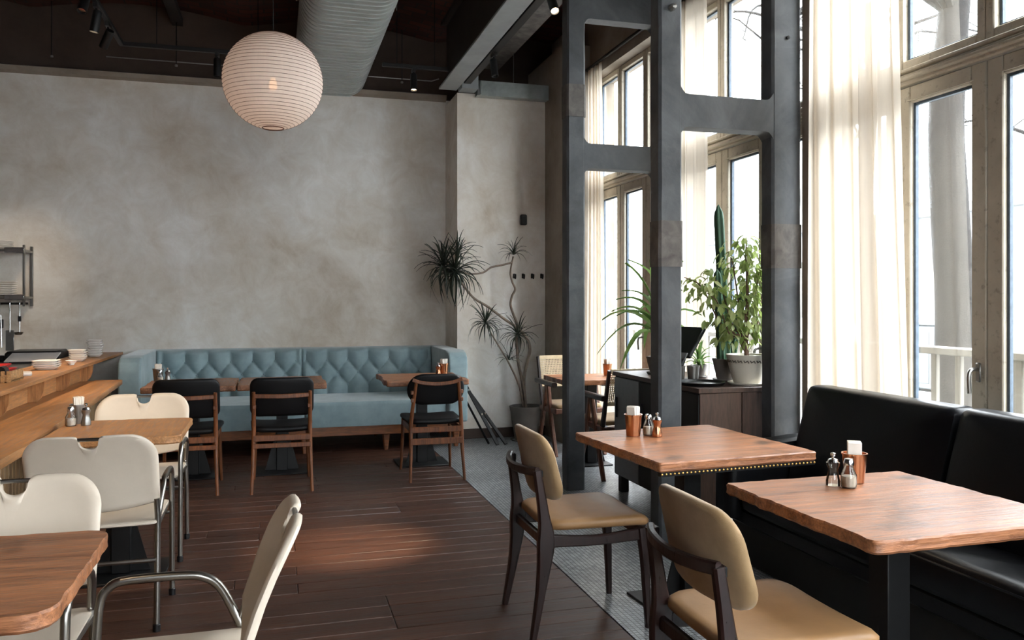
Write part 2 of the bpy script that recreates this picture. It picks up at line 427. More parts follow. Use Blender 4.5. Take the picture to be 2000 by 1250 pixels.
# curtain rail
rl = MB().tube([(2.962, -1.5, 3.70), (2.962, 7.61, 3.70)], .017, 8); rl.tube([(2.998, 1.9, 3.70), (2.962, 1.9, 3.70)], .01, 6); rl.tube([(2.998, 5.95, 3.70), (2.962, 5.95, 3.70)], .01, 6)
tag(rl.build('curtain_rail', 'track_black'), 'long black curtain rail running above the tall windows', 'curtain rail')
def curtain(y0t, y1t, y0b, y1b, label, seed, folds=9, x=2.962, z0=.06, amp=.022):
    rnd = random.Random(seed); ph = [rnd.uniform(0, 6) for _ in range(4)]
    def f(u, v):
        k = (1-v); ya = y0t+(y0b-y0t)*k; yb = y1t+(y1b-y1t)*k
        wv = math.sin(u*folds*2*PI+ph[0]+.8*math.sin(u*5+ph[1])+k*1.1)*amp*(.6+.5*k) + .004*math.sin(u*folds*4.3*PI+ph[2]+2*k)
        yy = ya+(yb-ya)*u + .015*math.sin(u*folds*4*PI+ph[3])
        return (x+wv+.01*math.sin(v*3+ph[1]), yy, z0+(3.685-z0)*v)
    return tag(MB().grid(150, 40, f).build('curtain', 'sheer_curtain', None, True, 180), label, 'curtain', 'sheer cream curtains')
curtain(4.10, 3.42, 4.10, 3.28, 'wide sheer cream curtain behind the black leather banquette', 3, 5, amp=.026)
curtain(5.84, 5.28, 5.84, 5.16, 'sheer cream curtain behind the plants, between the two concrete column frames', 5, 4)
curtain(7.59, 7.26, 7.59, 7.20, 'narrow sheer cream curtain at the farthest window, by the cane chairs', 8, 4)
curtain(2.0, 2.35, 2.0, 2.35, 'sheer cream curtain gathered at the right end of the nearest window', 11, 5)

# ------------------------------------------------------------------ concrete column frames
def post_mesh(x0, x1, y0, y1, z0, z1, seed):
    m = MB(); nz_ = 60
    def sec(z):
        e = .014; q = [(x0+e,y0),(x1-e,y0),(x1,y0+e),(x1,y1-e),(x1-e,y1),(x0+e,y1),(x0,y1-e),(x0,y0+e)]
        out = []
        for i, (x, y) in enumerate(q):
            d = mnoise.noise((i*.7+seed, z*7, 0))*.004
            out.append((x+d, y+d*.6, z))
        return out
    m.rings([sec(z0+(z1-z0)*k/nz_) for k in range(nz_+1)])
    return m
def column_frame(y0, label, patches):
    y1 = y0+.125; xa, xb, xc, xd = 2.071, 2.214, 2.80, 2.998
    t = thing('concrete_column_frame', label, 'column', (0, 0, 0), 0, 'concrete column frames')
    for p0, p1, s in ((xa, xb, 1), (xc, xd, 5)): post_mesh(p0, p1, y0, y1, 0, ZC+.1, s+y0).build('post', 'concrete', t, True, 30)
    for z0, z1 in ((2.40, 2.585), (3.52, 3.84)):
        m = MB(); h = .045
        # beam with haunched (rounded) corners where it meets the posts
        poly = [(xb-.01, z0-h), (xb+.008, z0-h*.4), (xb+h*.5, z0-.004), (xb+h, z0), (xc-h, z0), (xc-h*.5, z0-.004), (xc-.008, z0-h*.4), (xc+.01, z0-h),
                (xc+.01, z1+h), (xc-.008, z1+h*.4), (xc-h*.5, z1+.004), (xc-h, z1), (xb+h, z1), (xb+h*.5, z1+.004), (xb+.008, z1+h*.4), (xb-.01, z1+h)]
        m.prism(poly, y0+.004, y1-.004, lambda u, v, a: (u, a, v))
        m.build('beam', 'concrete', t, True, 50)
    for px_, z0, z1 in patches:
        a, b = ((xa, xb), (xc, xd))[px_]
        post_mesh(a-.004, b+.004, y0-.006, y1+.004, z0, z1, 9+z0).build('repair_patch', 'concrete_patch', t, True, 30)
    m = MB(); m.lathe([(0,0),(.011,0),(.011,.012),(.0,.016)], (0,0,0), 10)
    bolt = link('bolt', m.mesh('bolt', 'black_steel'), t, ((xc+xd)/2, y0-.001, 2.96), (R(90),0,0))
    if y0 < 5:
        m = MB(); m.lathe([(0,0),(.02,0),(.02,.02),(.014,.03),(.014,.045),(0,.05)], (0,0,0), 8)
        link('bolt', m.mesh('bolt', 'dull_steel'), t, ((xa+xb)/2, y0-.001, 3.06), (R(90),0,0))
    return t
column_frame(4.20, 'nearer tall dark concrete column frame, in front of the potted plants', [(0, 1.60, 1.86), (1, 1.60, 1.86)])
column_frame(5.72, 'farther tall dark concrete column frame, beside the cane chairs', [(0, 2.78, 3.02)])

# ------------------------------------------------------------------ ceiling beams, ducts, tracks
t = thing('steel_beam', 'pale grey steel beam running along the ceiling above the pilaster', 'beam')
MB().b2(1.58, 1.765, YF, YP-.02, 3.555, 3.575, .003).build('lower_flange', 'beam_grey', t)
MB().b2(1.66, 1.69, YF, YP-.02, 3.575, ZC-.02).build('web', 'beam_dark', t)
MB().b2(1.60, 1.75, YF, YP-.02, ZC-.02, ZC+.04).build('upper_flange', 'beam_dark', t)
MB().b2(1.78, 1.95, YP-.2, YP-.02, 3.54, 3.72, .004).build('bearing_block', 'beam_grey', t)
tag(MB().b2(2.2, 2.38, YF, YB, 3.98, ZC+.1, .006).build('concrete_beam', 'concrete_patch'), 'rough brownish beam under the ceiling right of the grey steel beam', 'beam')
for x in (-2.9, -.95):
    tag(MB().b2(x-.05, x+.05, YF, YB, ZC-.06, ZC+.02, .004).build('ceiling_joist', 'beam_dark'),
        'thin dark joist under the brick ceiling, ' + ('farthest left' if x < -2 else 'left of the paper lantern'), 'beam', 'dark ceiling joists')
t = thing('cable_tray', 'short galvanised cable tray along the pilaster top, right of the grey beam', 'cable tray')
m = MB(); m.prism([(0,0),(.10,0),(.10,.13),(.094,.13),(.094,.006),(.006,.006),(.006,.15),(0,.15)], 1.96, XC+.02, lambda u,v,a: (a, YP-.12+u, 3.50+v)); m.build('tray', 'galvanised', t)
m = MB(); m.tube([(1.99, YP-.14, 3.50), (1.99, YP-.14, 3.64)], .014, 8); m.build('clamp', 'galvanised', t)
for x in (2.35,): MB().tube([(x, YP-.08, 3.64), (x, YP-.08, ZC)], .004, 6).build('hanger_rod', 'dull_steel', t)
# ribbed flat-oval duct
xd0, xd1, zd0, zd1 = .18, .90, 3.57, 4.06
prof = [( (xd0+xd1)/2+u, (zd0+zd1)/2+v) for u, v in rrect(xd1-xd0, zd1-zd0, .19, 8, .2)]
cx, cz = (xd0+xd1)/2, (zd0+zd1)/2; rings = []; y = YF+.1; pitch = .088
while y < YB-.02:
    for dy, s in ((0, 1.0), (.004, .94), (.024, .94), (.028, 1.0), (.055, 1.008)):
        rings.append([(cx+(a-cx)*s, y+dy, cz+(b-cz)*s) for a, b in prof])
    y += pitch
t = thing('ventilation_duct', 'big ribbed galvanised flat-oval air duct under the ceiling', 'duct')
MB().rings(rings).build('duct_body', 'duct_metal', t, True, 25)
for yy in (2.6, 4.6, 6.6):
    for xh in (xd0-.03, xd1+.03): MB().tube([(xh, yy, 3.75), (xh, yy, ZC+.12)], .004, 6).build('hanger_rod', 'dull_steel', t)
# conduit along the frieze and hanging rods
tag(MB().tube([(-1.6, YB-.006, 3.80), (.14, YB-.006, 3.80)], .006, 6).build('conduit', 'dull_steel'), 'thin steel conduit along the dark top of the back wall, left of the duct', 'conduit')
tag(MB().tube([(.94, YB-.006, 3.80), (1.62, YB-.006, 3.80), (1.70, YB-.006, 3.83)], .006, 6).build('conduit', 'dull_steel'), 'thin steel conduit along the dark top of the back wall, right of the duct', 'conduit')
for x, lab in ((-2.05, 'thin dark rod hanging by the back wall, farthest left'), (-.95, 'thin dark rod hanging by the back wall, left of the paper lantern'), (1.28, 'thin dark rod hanging by the back wall, right of the air duct')):
    t = thing('hanging_rod', lab, 'rod', (x, YB-.12, 0), 0, 'rods hanging by the back wall')
    MB().tube([(0, 0, 3.74), (0, 0, ZC+.14)], .005, 6).build('rod', 'track_black', t); MB().lathe([(0,0),(.014,.004),(.014,.02),(0,.026)], (0,0,3.72), 8).build('end_nut', 'dull_steel', t)
# light tracks
def track(pts, label):
    t = thing('lighting_track', label, 'track', (0,0,0), 0, 'black lighting tracks')
    for a, b in zip(pts, pts[1:]):
        MB().b2(min(a[0],b[0])-.018, max(a[0],b[0])+.018, min(a[1],b[1])-.018, max(a[1],b[1])+.018, 3.585, 3.62, .003).build('rail', 'track_black', t)
    for a, b in zip(pts, pts[1:]):
        for k in (.2, .8):
            x, y = a[0]+(b[0]-a[0])*k, a[1]+(b[1]-a[1])*k
            MB().tube([(x, y, 3.62), (x, y, ZC+.13)], .004, 6).build('hanger_rod', 'track_black', t)
track([(-1.27, .5), (-1.27, 7.63), (.12, 7.63)], 'black L-shaped lighting track left of the air duct')
track([(.96, 7.63), (1.55, 7.63)], 'short black lighting track between the air duct and the grey beam')
t = thing('lighting_track', 'black lighting track along the right side of the grey steel beam', 'track', (0,0,0), 0, 'black lighting tracks')
MB().b2(1.79, 1.86, .3, 7.95, 3.57, 3.61, .003).build('rail', 'track_black', t)
MB().b2(1.69, 1.80, 1.0, 1.04, 3.578, 3.60).build('bracket', 'track_black', t); MB().b2(1.69, 1.80, 6.0, 6.04, 3.578, 3.60).build('bracket', 'track_black', t)
def spot(x, y, target, label, watts=0, angle=40, z=3.585, color=(1, .76, .5), blend=1.0):
    t = thing('track_spotlight', label, 'spotlight', (x, y, z), 0, 'track spotlights')
    MB().b2(-.017, .017, -.05, .05, -.03, 0, .003).build('adapter', 'track_black', t)
    MB().tube([(0, 0, -.03), (0, 0, -.09)], .008, 6).build('stem', 'track_black', t)
    d = (Vector(target)-Vector((x, y, z-.1))).normalized(); q = d.to_track_quat('-Z', 'Y').to_euler()
    m = MB(); m.lathe([(0, .055), (.028, .052), (.032, .04), (.032, -.105), (.028, -.105), (.028, -.09), (0, -.09)], (0,0,0), 16)
    h = m.build('lamp_head', 'track_black', t, loc=(0, 0, -.1), rot=q)
    MB().lathe([(0, -.0895), (.0265, -.0895), (.0265, -.093), (0, -.094)], (0,0,0), 14).build('lens', 'lamp_glow' if watts else 'chrome', h)
    if watts:
        ld = bpy.data.lights.new('spot_bulb', 'SPOT'); ld.energy = watts; ld.color = color; ld.spot_size = R(angle); ld.spot_blend = blend; ld.shadow_soft_size = .03
        lo = bpy.data.objects.new('spot_bulb', ld); C.objects.link(lo); lo.parent = h; lo.location = (0, 0, -.115)
spot(-1.27, 7.05, (-2.5, 8.7, 1.5), 'black spotlight on the left track, farthest of the left cluster', 70, 36)
spot(-1.27, 6.62, (-1.72, 6.75, .9), 'black spotlight on the left track, tilted down over the serving shelf', 330, 54)
spot(-1.27, 6.25, (-1.6, 5.0, .9), 'black spotlight on the left track, nearest of the left cluster')
spot(-.50, 7.63, (-.5, 7.55, 0), 'black spotlight left of the paper lantern pointing straight down')
spot(1.235, 7.63, (1.2, 7.2, .7), 'black spotlight between the air duct and the grey beam', 25, 30)
spot(1.825, 6.92, (2.0, 6.3, .0), 'black spotlight on the beam track above the pilaster', z=3.57)
spot(1.825, 5.35, (1.85, 3.45, .75), 'lit spotlight at the top edge beside the near concrete column', 55, 34, z=3.57)
spot(1.825, 4.5, (.42, 4.8, 0), 'black spotlight on the beam track aimed at the bare floor', 1150, 18, z=3.57)
spot(1.825, 1.6, (1.92, 2.3, .75), 'black spotlight on the beam track over the nearest right table', 45, 34, z=3.57)
spot(-1.27, 3.6, (-1.2, 4.9, .75), 'black spotlight on the left track over the wooden counter', 230, 52)
spot(-1.27, 1.2, (-.6, 2.3, .75), 'black spotlight on the left track over the nearest left table', 35, 40)

# paper lantern
t = thing('paper_lantern', 'round white ribbed paper lantern hanging from a thin cord', 'lamp', (-.02, 5.26, 2.76))
RL = .30; NR = 34
m = MB(); ribs = MB(); prof = []
for i in range(NR+1):
    a = PI*(.065+.87*i/NR); prof.append((RL*math.sin(a), RL*math.cos(a)*.985))
    if i < NR:
        a2 = PI*(.065+.87*(i+.5)/NR); prof.append((RL*math.sin(a2)*.987, RL*math.cos(a2)*.985*.987))
m.rings([[(r*math.cos(2*PI*k/48), r*math.sin(2*PI*k/48), z) for k in range(48)] for r, z in prof], True, False)
shade = m.build('lamp_shade', 'lantern_paper', t, True, 180)
for i in range(NR+1):
    a = PI*(.065+.87*i/NR); r, z = RL*math.sin(a)+.0005, RL*math.cos(a)*.985
    ribs.rings([[(r*math.cos(2*PI*k/48)+dx*math.cos(2*PI*k/48), r*math.sin(2*PI*k/48)+dx*math.sin(2*PI*k/48), z+dz) for k in range(48)] for dx, dz in ((0,-.0012),(.0014,0),(0,.0012),(-.0014,0),(0,-.0012))], True, False)
tag(ribs.build('wire_ribs', 'mid_wood', shade), kind='stuff')
m = MB(); m.tube([(0,0,.29),(0,0,ZC-2.74)], .003, 6); m.build('cord', 'track_black', t)
m = MB(); m.lathe([(0,.02),(.012,.02),(.016,.06),(.016,.1),(.006,.11),(.004,.29),(0,.29)], (0,0,0), 10); m.build('lamp_holder', 'white_plastic', t)
m = MB(); m.lathe([(0,-.06),(.018,-.052),(.026,-.03),(.022,-.005),(.012,.02),(0,.02)], (0,0,0), 14); m.build('bulb', 'bulb_glow', t)
m = MB(); m.lathe([(.064,-.292),(.068,-.288),(.064,-.284),(.06,-.288),(.064,-.292)], (0,0,0), 24, cap=False); m.build('bottom_ring', 'mid_wood', t)
ld = bpy.data.lights.new('lantern_bulb', 'POINT'); ld.energy = .55; ld.color = (1, .8, .64); ld.shadow_soft_size = .03
lo = bpy.data.objects.new('lantern_bulb', ld); C.objects.link(lo); lo.parent = t; lo.location = (0, 0, -.09)

# ------------------------------------------------------------------ tables
def rough_outline(w, d, seed, amp=.006, r=.012):
    out = []
    for i, (a, b) in enumerate(rrect(w, d, r, 3, .022)):
        k = 1+amp/(w/2)*mnoise.noise((a*22+seed*3.1, b*22, seed))*2.0 + amp/(w/2)*mnoise.noise((a*5+seed, b*5, seed+4))*2
        out.append((a*k, b*k))
    return out
def table(x, y, w, d, label, rot=0, mat='table_wood', th=.045, ztop=.75, seed=1, amp=.006, r=.012, studs=False, pl=(.22, .19), group='square wooden cafe tables'):
    t = thing('cafe_table', label, 'table', (x, y, 0), rot, group)
    m = MB(); z0 = ztop-th
    pr = [(0, 0), (.4, 0), (.8, 0), (.985, 0), (1, th*.18), (.996, th*.5), (1, th*.85), (.99, th), (.8, th), (.4, th), (0, th)]
    m.pad(rough_outline(w, d, seed, amp, r), pr, lambda a, b, c: (a, b, z0+c + (.0015*mnoise.noise((a*14, b*14, seed)) if c > th*.9 else 0)))
    m.build('tabletop', mat, t, True, 35)
    m = MB(); m.b2(-.045, .045, -.045, .045, .012, z0-.006, .004); m.build('post', 'black_steel', t)
    m = MB(); m.b2(-pl[0], pl[0], -pl[1], pl[1], 0, .012, .003); m.build('base_plate', 'black_steel', t)
    m = MB(); m.b2(-.16, .16, -.16, .16, z0-.008, z0, .002); m.build('top_plate', 'black_steel', t)
    for s in (-1, 1):
        m = MB(); m.prism([(s*.045, .012), (s*.135, .012), (s*.045, .34)], -.004, .004, lambda u, v, a: (u, a, v)); m.build('gusset', 'black_steel', t, False)
    if studs:
        m = MB(); n = 40
        for k in range(n):
            u = -w/2+.012+(w-.024)*k/(n-1)
            m.lathe([(0, .0), (.0055, .001), (.0045, .004), (0, .006)], (0,0,0), 6)
            vsn = m.bm.verts[:][-24:]
            for v in vsn: v.co = Vector((u+v.co.x, -d/2+.004-v.co.z, z0-.008+v.co.y))
        MB().b2(-w/2+.008, w/2-.008, -d/2+.004, -d/2+.03, z0-.018, z0-.0002).build('edge_batten', 'black_steel', t)
        tag(m.build('stud_row', 'brass', t), 'row of brass studs under the table edge', None, None, 'stuff')
    return t
table(1.845, 3.45, .78, .83, 'square wooden table with a studded front edge, beside the near concrete column', 4, 'table_wood', .04, .75, 3, .004, .01, True)
table(1.935, 2.245, .76, .75, 'square weathered wooden table nearest the camera on the right, by the black banquette', 1, 'table_wood', .04, .75, 5, .0045)
table(-.645, 7.07, .675, .70, 'left one of the two joined wooden tables at the blue sofa', 0, 'table_wood_long', .045, .75, 7, .007)
table(.045, 7.07, .675, .70, 'right one of the two joined wooden tables at the blue sofa', 0, 'table_wood_long', .045, .75, 9, .007)
table(1.215, 7.08, .69, .72, 'wooden table standing alone at the right end of the blue sofa', 0, 'table_wood', .045, .75, 11, .007)
table(-.765, 4.615, .63, .67, 'light wooden table against the counter between two white chairs', 0, 'counter_wood', .04, .75, 13, .002, .05)
table(-.765, 2.245, .63, .67, 'wooden table with rounded corners at the lower left corner of the picture', 0, 'table_wood', .04, .75, 15, .002, .06)
table(2.62, 6.65, .66, .62, 'wooden table by the far window between the two cane armchairs', 0, 'table_wood', .04, .75, 17, .006, pl=(.15, .15))

# ------------------------------------------------------------------ wooden framed chairs
def wood_chair(label, loc, rotz, frame, pads, backpad, style, group):
    t = thing('dining_chair', label, 'chair', loc, rotz, group)
    W = .2 if style != 'tan' else .205
    tan = style == 'tan'
    for s in (-1, 1):
        if tan:
            m = MB().bar(spline([(s*(W+.012), -.285, 0), (s*(W+.002), -.245, .22), (s*W, -.225, .40), (s*(W-.003), -.235, .52), (s*(W-.005), -.262, .70)], 4),
                         [(.026,.026),(.028,.03),(.03,.034),(.032,.038),(.034,.044),(.034,.052),(.034,.060),(.034,.07),(.034,.075),(.033,.07),(.032,.060),(.031,.052),(.03,.046),(.03,.042),(.03,.038),(.03,.036),(.03,.034)], (1,0,0))
            m.build('leg', frame, t)
            m = MB().bar(spline([(s*(W+.01), .235, 0), (s*(W+.004), .225, .25), (s*W, .215, .43)], 4), [(.024,.024),(.026,.028),(.028,.03),(.03,.034),(.031,.036),(.032,.04),(.033,.046),(.034,.052),(.034,.058)], (1,0,0))
            m.build('leg', frame, t)
            MB().bar(spline([(s*W, -.225, .405), (s*W, -.0, .392), (s*W, .215, .405)], 4), [(.026,.06),(.026,.05),(.026,.046),(.026,.044),(.026,.043),(.026,.044),(.026,.046),(.026,.05),(.026,.056)], (1,0,0)).build('side_rail', frame, t)
        else:
            r_ = [.0115,.013,.0145,.0155,.016,.016,.0155,.0145,.0125]
            pts = spline([(s*(W+.015), -.275, 0), (s*(W+.004), -.235, .25), (s*W, -.215, .46), (s*(W+(.0 if style=='rect' else -.032)), -.27, .745 if style == 'rect' else .775)], 3)
            MB().tube(pts, [r_[min(8, int(i*8/(len(pts)-1)))] for i in range(len(pts))], 10).build('leg', frame, t)
            MB().tube([(s*(W+.01), .265, 0), (s*(W+.002), .245, .22), (s*(W-.005), .225, .44)], [.011, .014, .016], 10).build('leg', frame, t)
            MB().bar([(s*(W-.002), -.215, .40), (s*(W-.006), .225, .40)], [(.02,.045)], (1,0,0)).build('side_rail', frame, t)
    MB().bar([(-W, -.228, .40), (W, -.228, .40)], [(.045,.022)], (0,0,1)).build('back_rail', frame, t)
    MB().bar([(-W, .215, .405), (W, .215, .405)], [(.045,.022)], (0,0,1)).build('front_rail', frame, t)
    if tan:
        MB().bar(spline([(-W, -.262, .695), (-W*.6, -.292, .69), (0, -.305, .685), (W*.6, -.292, .69), (W, -.262, .695)], 5), [(.036,.024)], (0,0,1)).build('top_rail', frame, t)
    elif style == 'rect':
        MB().bar(spline([(-W, -.262, .715), (0, -.275, .71), (W, -.262, .715)], 5), [(.032,.018)], (0,0,1)).build('top_rail', frame, t)
        MB().bar([(-W-.006, -.238, .345), (W+.006, -.238, .345)], [(.034,.016)], (0,0,1)).build('stretcher', frame, t)
    else:
        MB().bar(spline([(-W+.005, -.266, .795), (-W*.6, -.276, .772), (0, -.282, .762), (W*.6, -.276, .772), (W-.005, -.266, .795)], 5), [(.028,.02)], (0,0,1)).build('top_rail', frame, t)
        MB().bar([(-W-.006, -.238, .31), (W+.006, -.238, .31)], [(.05,.018)], (0,0,1)).build('stretcher', frame, t)
    # seat
    ow = .47 if tan else (.45 if style == 'rect' else .44)
    seat_o = [(a*(1+.10*b/.46), b) for a, b in rrect(ow, .47, .07, 5, .05)]
    zs = .428 if tan else .425
    m = MB(); m.pad(seat_o, puff(.045, .12), lambda a, b, c: (a, b+.015, zs+c-.02*(1-(2*a/ow)**2)*max(0, .6-abs(b+.03))*1.2 - (.03*max(0, (b-.14)/.1)**2 if b > .14 else 0)*.55 + .018))
    m.build('seat', pads, t, True, 60)
    # back pad
    if style == 'tan':
        bw, bh, zc, r = .46, .265, .70, .075; bend, lean, y0 = .8, .24, -.155
    elif style == 'rect':
        bw, bh, zc, r = .455, .29, .70, .06; bend, lean, y0 = .45, .22, -.152
    else:
        bw, bh, zc, r = .455, .245, .715, .118; bend, lean, y0 = .6, .22, -.152
    o = rrect(bw, bh, r, 7, .04)
    if tan: o = [(a*(1-.06*(b/bh)), b) for a, b in o]
    m = MB(); m.pad(o, puff(.038, .12), lambda a, b, c: (a, y0-.03-c+bend*a*a-lean*(zc+b-.6), zc+b+ (.02*math.cos(a/bw*PI)*(1 if b > 0 else -.5) if tan else 0)))
    m.build('backrest', backpad, t, True, 60)
    m = MB()
    for s in (-1, 1):
        for zz in ((.60, .67) if tan else (.62, .68)):
            m.b2(s*(W-.005)-.012, s*(W-.005)+.012, -.262, -.238, zz, zz+.03, .003)
    m.build('back_bracket', 'black_steel' if tan else frame, t)
    return t
G1 = 'tan upholstered chairs'
wood_chair('tan upholstered chair with dark wood frame at the studded table', (1.303, 3.445, 0), -90, 'dark_wood', 'tan_leather', 'tan_fabric', 'tan', G1)
wood_chair('tan upholstered chair with dark wood frame nearest the camera at lower right', (1.385, 2.135, 0), -90, 'dark_wood', 'tan_leather', 'tan_fabric', 'tan', G1)
G2 = 'black padded chairs before the blue sofa'
wood_chair('black chair with square padded back at the left joined table, partly behind white chairs', (-.625, 6.55, 0), 0, 'oak_brown', 'chair_black', 'chair_black', 'rect', G2)
wood_chair('black chair with square padded back in the middle of the blue sofa', (.04, 6.51, 0), 0, 'oak_brown', 'chair_black', 'chair_black', 'rect', G2)
wood_chair('black chair with oval back and curved wooden rail at the lone sofa table', (1.21, 6.58, 0), 0, 'oak_brown', 'chair_black', 'chair_black', 'oval', G2)

# ------------------------------------------------------------------ white sling armchairs
def white_chair(label, loc, rotz):
    t = thing('white_armchair', label, 'chair', loc, rotz, 'white sling armchairs with steel tube frames')
    W = .255
    for s in (-1, 1):
        pts = spline([(s*W, .235, .012), (s*W, .225, .35), (s*W, .215, .55), (s*W, .19, .605), (s*W, .14, .622), (s*W, 0, .622), (s*W, -.06, .612), (s*W, -.105, .575), (s*(W-.012), -.16, .47)], 5)
        MB().tube(pts, .0125, 10).build('arm_frame', 'steel_tube', t)
        MB().tube([(s*(W-.01), -.215, .012), (s*(W-.01), -.195, .3), (s*(W-.012), -.165, .47), (s*(W-.014), -.185, .56)], .0125, 10).build('leg', 'steel_tube', t)
        MB().lathe([(0,0),(.016,0),(.016,.028),(.0125,.032),(0,.032)], (s*W, .235, 0), 10).build('foot_cap', 'black_plastic', t)
        MB().lathe([(0,0),(.016,0),(.016,.028),(.0125,.032),(0,.032)], (s*(W-.01), -.216, 0), 10).build('foot_cap', 'black_plastic', t)
        MB().tube([(s*(W-.012), -.17, .44), (s*(W-.02), .20, .445)], .011, 8).build('seat_rail', 'steel_tube', t)
    MB().tube([(-W+.015, -.205, .30), (W-.015, -.205, .30)], .0095, 8).build('crossbar', 'steel_tube', t)
    MB().tube([(-W+.01, .222, .40), (W-.01, .222, .40)], .0095, 8).build('crossbar', 'steel_tube', t)
    def by(z, x): return -.165-.33*(z-.47)-.2*max(0, z-.70)**1.2 + .55*x*x*.5
    # tube inside the top of the sling
    bt = []
    for k in range(25):
        a = PI*k/24; x = -.240*math.copysign(abs(math.cos(a))**.4, math.cos(a)); z = .56+.280*math.sin(a)**.45 if 0 < k < 24 else .54
        bt.append((x, by(z, x), z))
    MB().tube([(-.243, by(.47, .243), .47)]+bt+[(.243, by(.47, .243), .47)], .0075, 8).build('back_frame', 'steel_tube', t)
    # sling back: rounded outline with a half-round notch at the top centre
    top, bot, hw, rc, rn = .855, .545, .255, .105, .042
    pts = []
    zc = (top+bot)/2
    for k in range(13):
        a = R(90*k/12); pts.append((hw-rc+rc*math.cos(a), top-rc+rc*math.sin(a)))
    pts += [(.11, top+.001), (rn+.018, top), (rn+.004, top-.003)]
    for k in range(13):
        a = PI*k/12; pts.append((rn*math.cos(a), top-.008-.048*math.sin(a)**.8))
    pts += [(-rn-.004, top-.003), (-rn-.018, top), (-.11, top+.001)]
    for k in range(13):
        a = R(90+90*k/12); pts.append((-hw+rc+rc*math.cos(a), top-rc+rc*math.sin(a)))
    pts += [(-hw, .68), (-hw, .62), (-hw+.002, bot+.0)]
    for k in range(1, 12): x = -hw+2*hw*k/12; pts.append((x, bot-.035*math.cos(x/hw*PI/2)))
    pts += [(hw-.002, bot), (hw, .62), (hw, .68)]
    o = [(a, b-zc) for a, b in pts]
    th = .026
    pr = [(0, .006), (.35, .006), (.65, .006), (.80, .003), (.88, .0), (.96, .0), (1, th*.35), (1, th*.65), (.96, th), (.88, th), (.80, th-.003), (.65, th-.006), (.35, th-.006), (0, th-.006)]
    MB().pad(o, pr, lambda a, b, c: (a, by(zc+b, a)-c+.013, zc+b)).build('backrest', 'cream_vinyl', t, True, 50)
    # sling seat
    def sf(a, b, c): return (a, b+.015, .448+c-.022*math.cos(a/.25*PI/2)*math.cos(b/.23*PI/2))
    MB().pad(rrect(.49, .42, .03, 4, .05), rim(.016, .97), sf).build('seat', 'cream_vinyl', t, True, 50)
    return t
wc = white_chair('white sling armchair at the far side of the table by the counter, facing the camera', (-.755, 4.98, 0), 180)
dup(wc, 'white sling armchair seen from behind, at the near side of the table by the counter', (-.735, 3.985, 0), 0)
dup(wc, 'white sling armchair cut off by the left edge, behind the nearest left table', (-.785, 2.59, 0), 180)
dup(wc, 'white sling armchair turned sideways at lower left, nearest the camera', (-.258, 2.245, 0), 90)

# ------------------------------------------------------------------ cane armchairs
def cane_chair(label, loc, rotz):
    t = thing('cane_armchair', label, 'chair', loc, rotz, 'cane and dark wood armchairs')
    W = .235
    for s in (-1, 1):
        MB().bar([(s*W, .25, 0), (s*W, .10, .34), (s*W, .02, .625)], [(.034,.034),(.034,.05),(.034,.046)], (1,0,0)).build('leg', 'mid_wood', t)
        MB().bar([(s*W, -.27, 0), (s*W, -.13, .34), (s*W, -.02, .625)], [(.034,.034),(.034,.05),(.034,.046)], (1,0,0)).build('leg', 'mid_wood', t)
        MB().bar([(s*(W+.006), -.30, .648), (s*(W+.006), .22, .648)], [(.05,.042)], (1,0,0)).build('armrest', 'dark_wood', t)
        MB().bar([(s*W*.93, -.205, .40), (s*W*.93, -.345, .87)], [(.03,.045),(.026,.03)], (1,0,0)).build('back_post', 'dark_wood', t)
        MB().bar([(s*(W-.01), -.22, .395), (s*(W-.01), .24, .41)], [(.03,.05)], (1,0,0)).build('seat_rail', 'mid_wood', t)
    for y, z in ((-.22, .395), (.235, .41)): MB().bar([(-W, y, z), (W, y, z)], [(.045,.03)], (0,0,1)).build('seat_rail', 'mid_wood', t)
    def bp(u, z, o=0): return (u, -.205-.298*(z-.40)+o, z)
    m = MB(); w = .205
    for z in (.60, .865): m.bar([bp(-w, z), bp(w, z)], [(.03,.02)], (0,0,1))
    m.build('back_rail', 'cane', t)
    m = MB()
    n = 26
    for k in range(n+1):
        u = -w+2*w*k/n; m.bar([bp(u, .60), bp(u, .865)], [(.0085,.003)], (1,0,0))
    for k in range(17): z = .60+.265*k/16; m.bar([bp(-w, z, .003), bp(w, z, .003)], [(.0085,.003)], (0,0,1))
    tag(m.build('cane_weave', 'cane', t), kind='stuff')
    MB().pad(rrect(.44, .45, .03, 4, .08), puff(.05, .1), lambda a, b, c: (a, b+.01, .418+c)).build('seat', 'tan_fabric', t, True, 60)
    return t
cc = cane_chair('cane backed armchair with tan seat, facing the camera beside the dragon tree', (2.66, 7.24, 0), 180)
cc2 = dup(cc, 'cane armchair seen from behind through the farther concrete frame', (2.69, 6.22, 0), 0)

# ------------------------------------------------------------------ blue tufted sofa
x0, x1 = -1.31, 1.768; yf, yb = 7.66, 8.76
t = thing('tufted_sofa', 'long blue button-tufted sofa on a wooden base along the back wall', 'sofa')
MB().b2(x0+.03, x1-.03, yf+.09, yb, .155, .25, .006).build('base_rail', 'rail_wood', t)
for x in (x0+.1, -.52, .25, 1.0, x1-.09):
    for y in (yf+.16, yb-.1):
        MB().bar([(x, y-.012, 0), (x, y, .16)], [(.035,.035),(.075,.06)], (1,0,0)).build('leg', 'rail_wood', t)
for a, b in ((x0+.2, .25), (.254, x1-.2)):
    sw = b-a
    MB().pad(rrect(sw-.004, .78, .03, 4, .08), [(0,0),(.3,0),(.6,0),(.9,0),(.985,.0),(1,.03),(1,.19),(.992,.215),(.97,.228),(.85,.232),(.5,.234),(0,.236)], lambda u, v, c: ((a+b)/2+u, yf+.06+.39+v, .245+c)).build('seat', 'blue_velvet', t, True, 50)
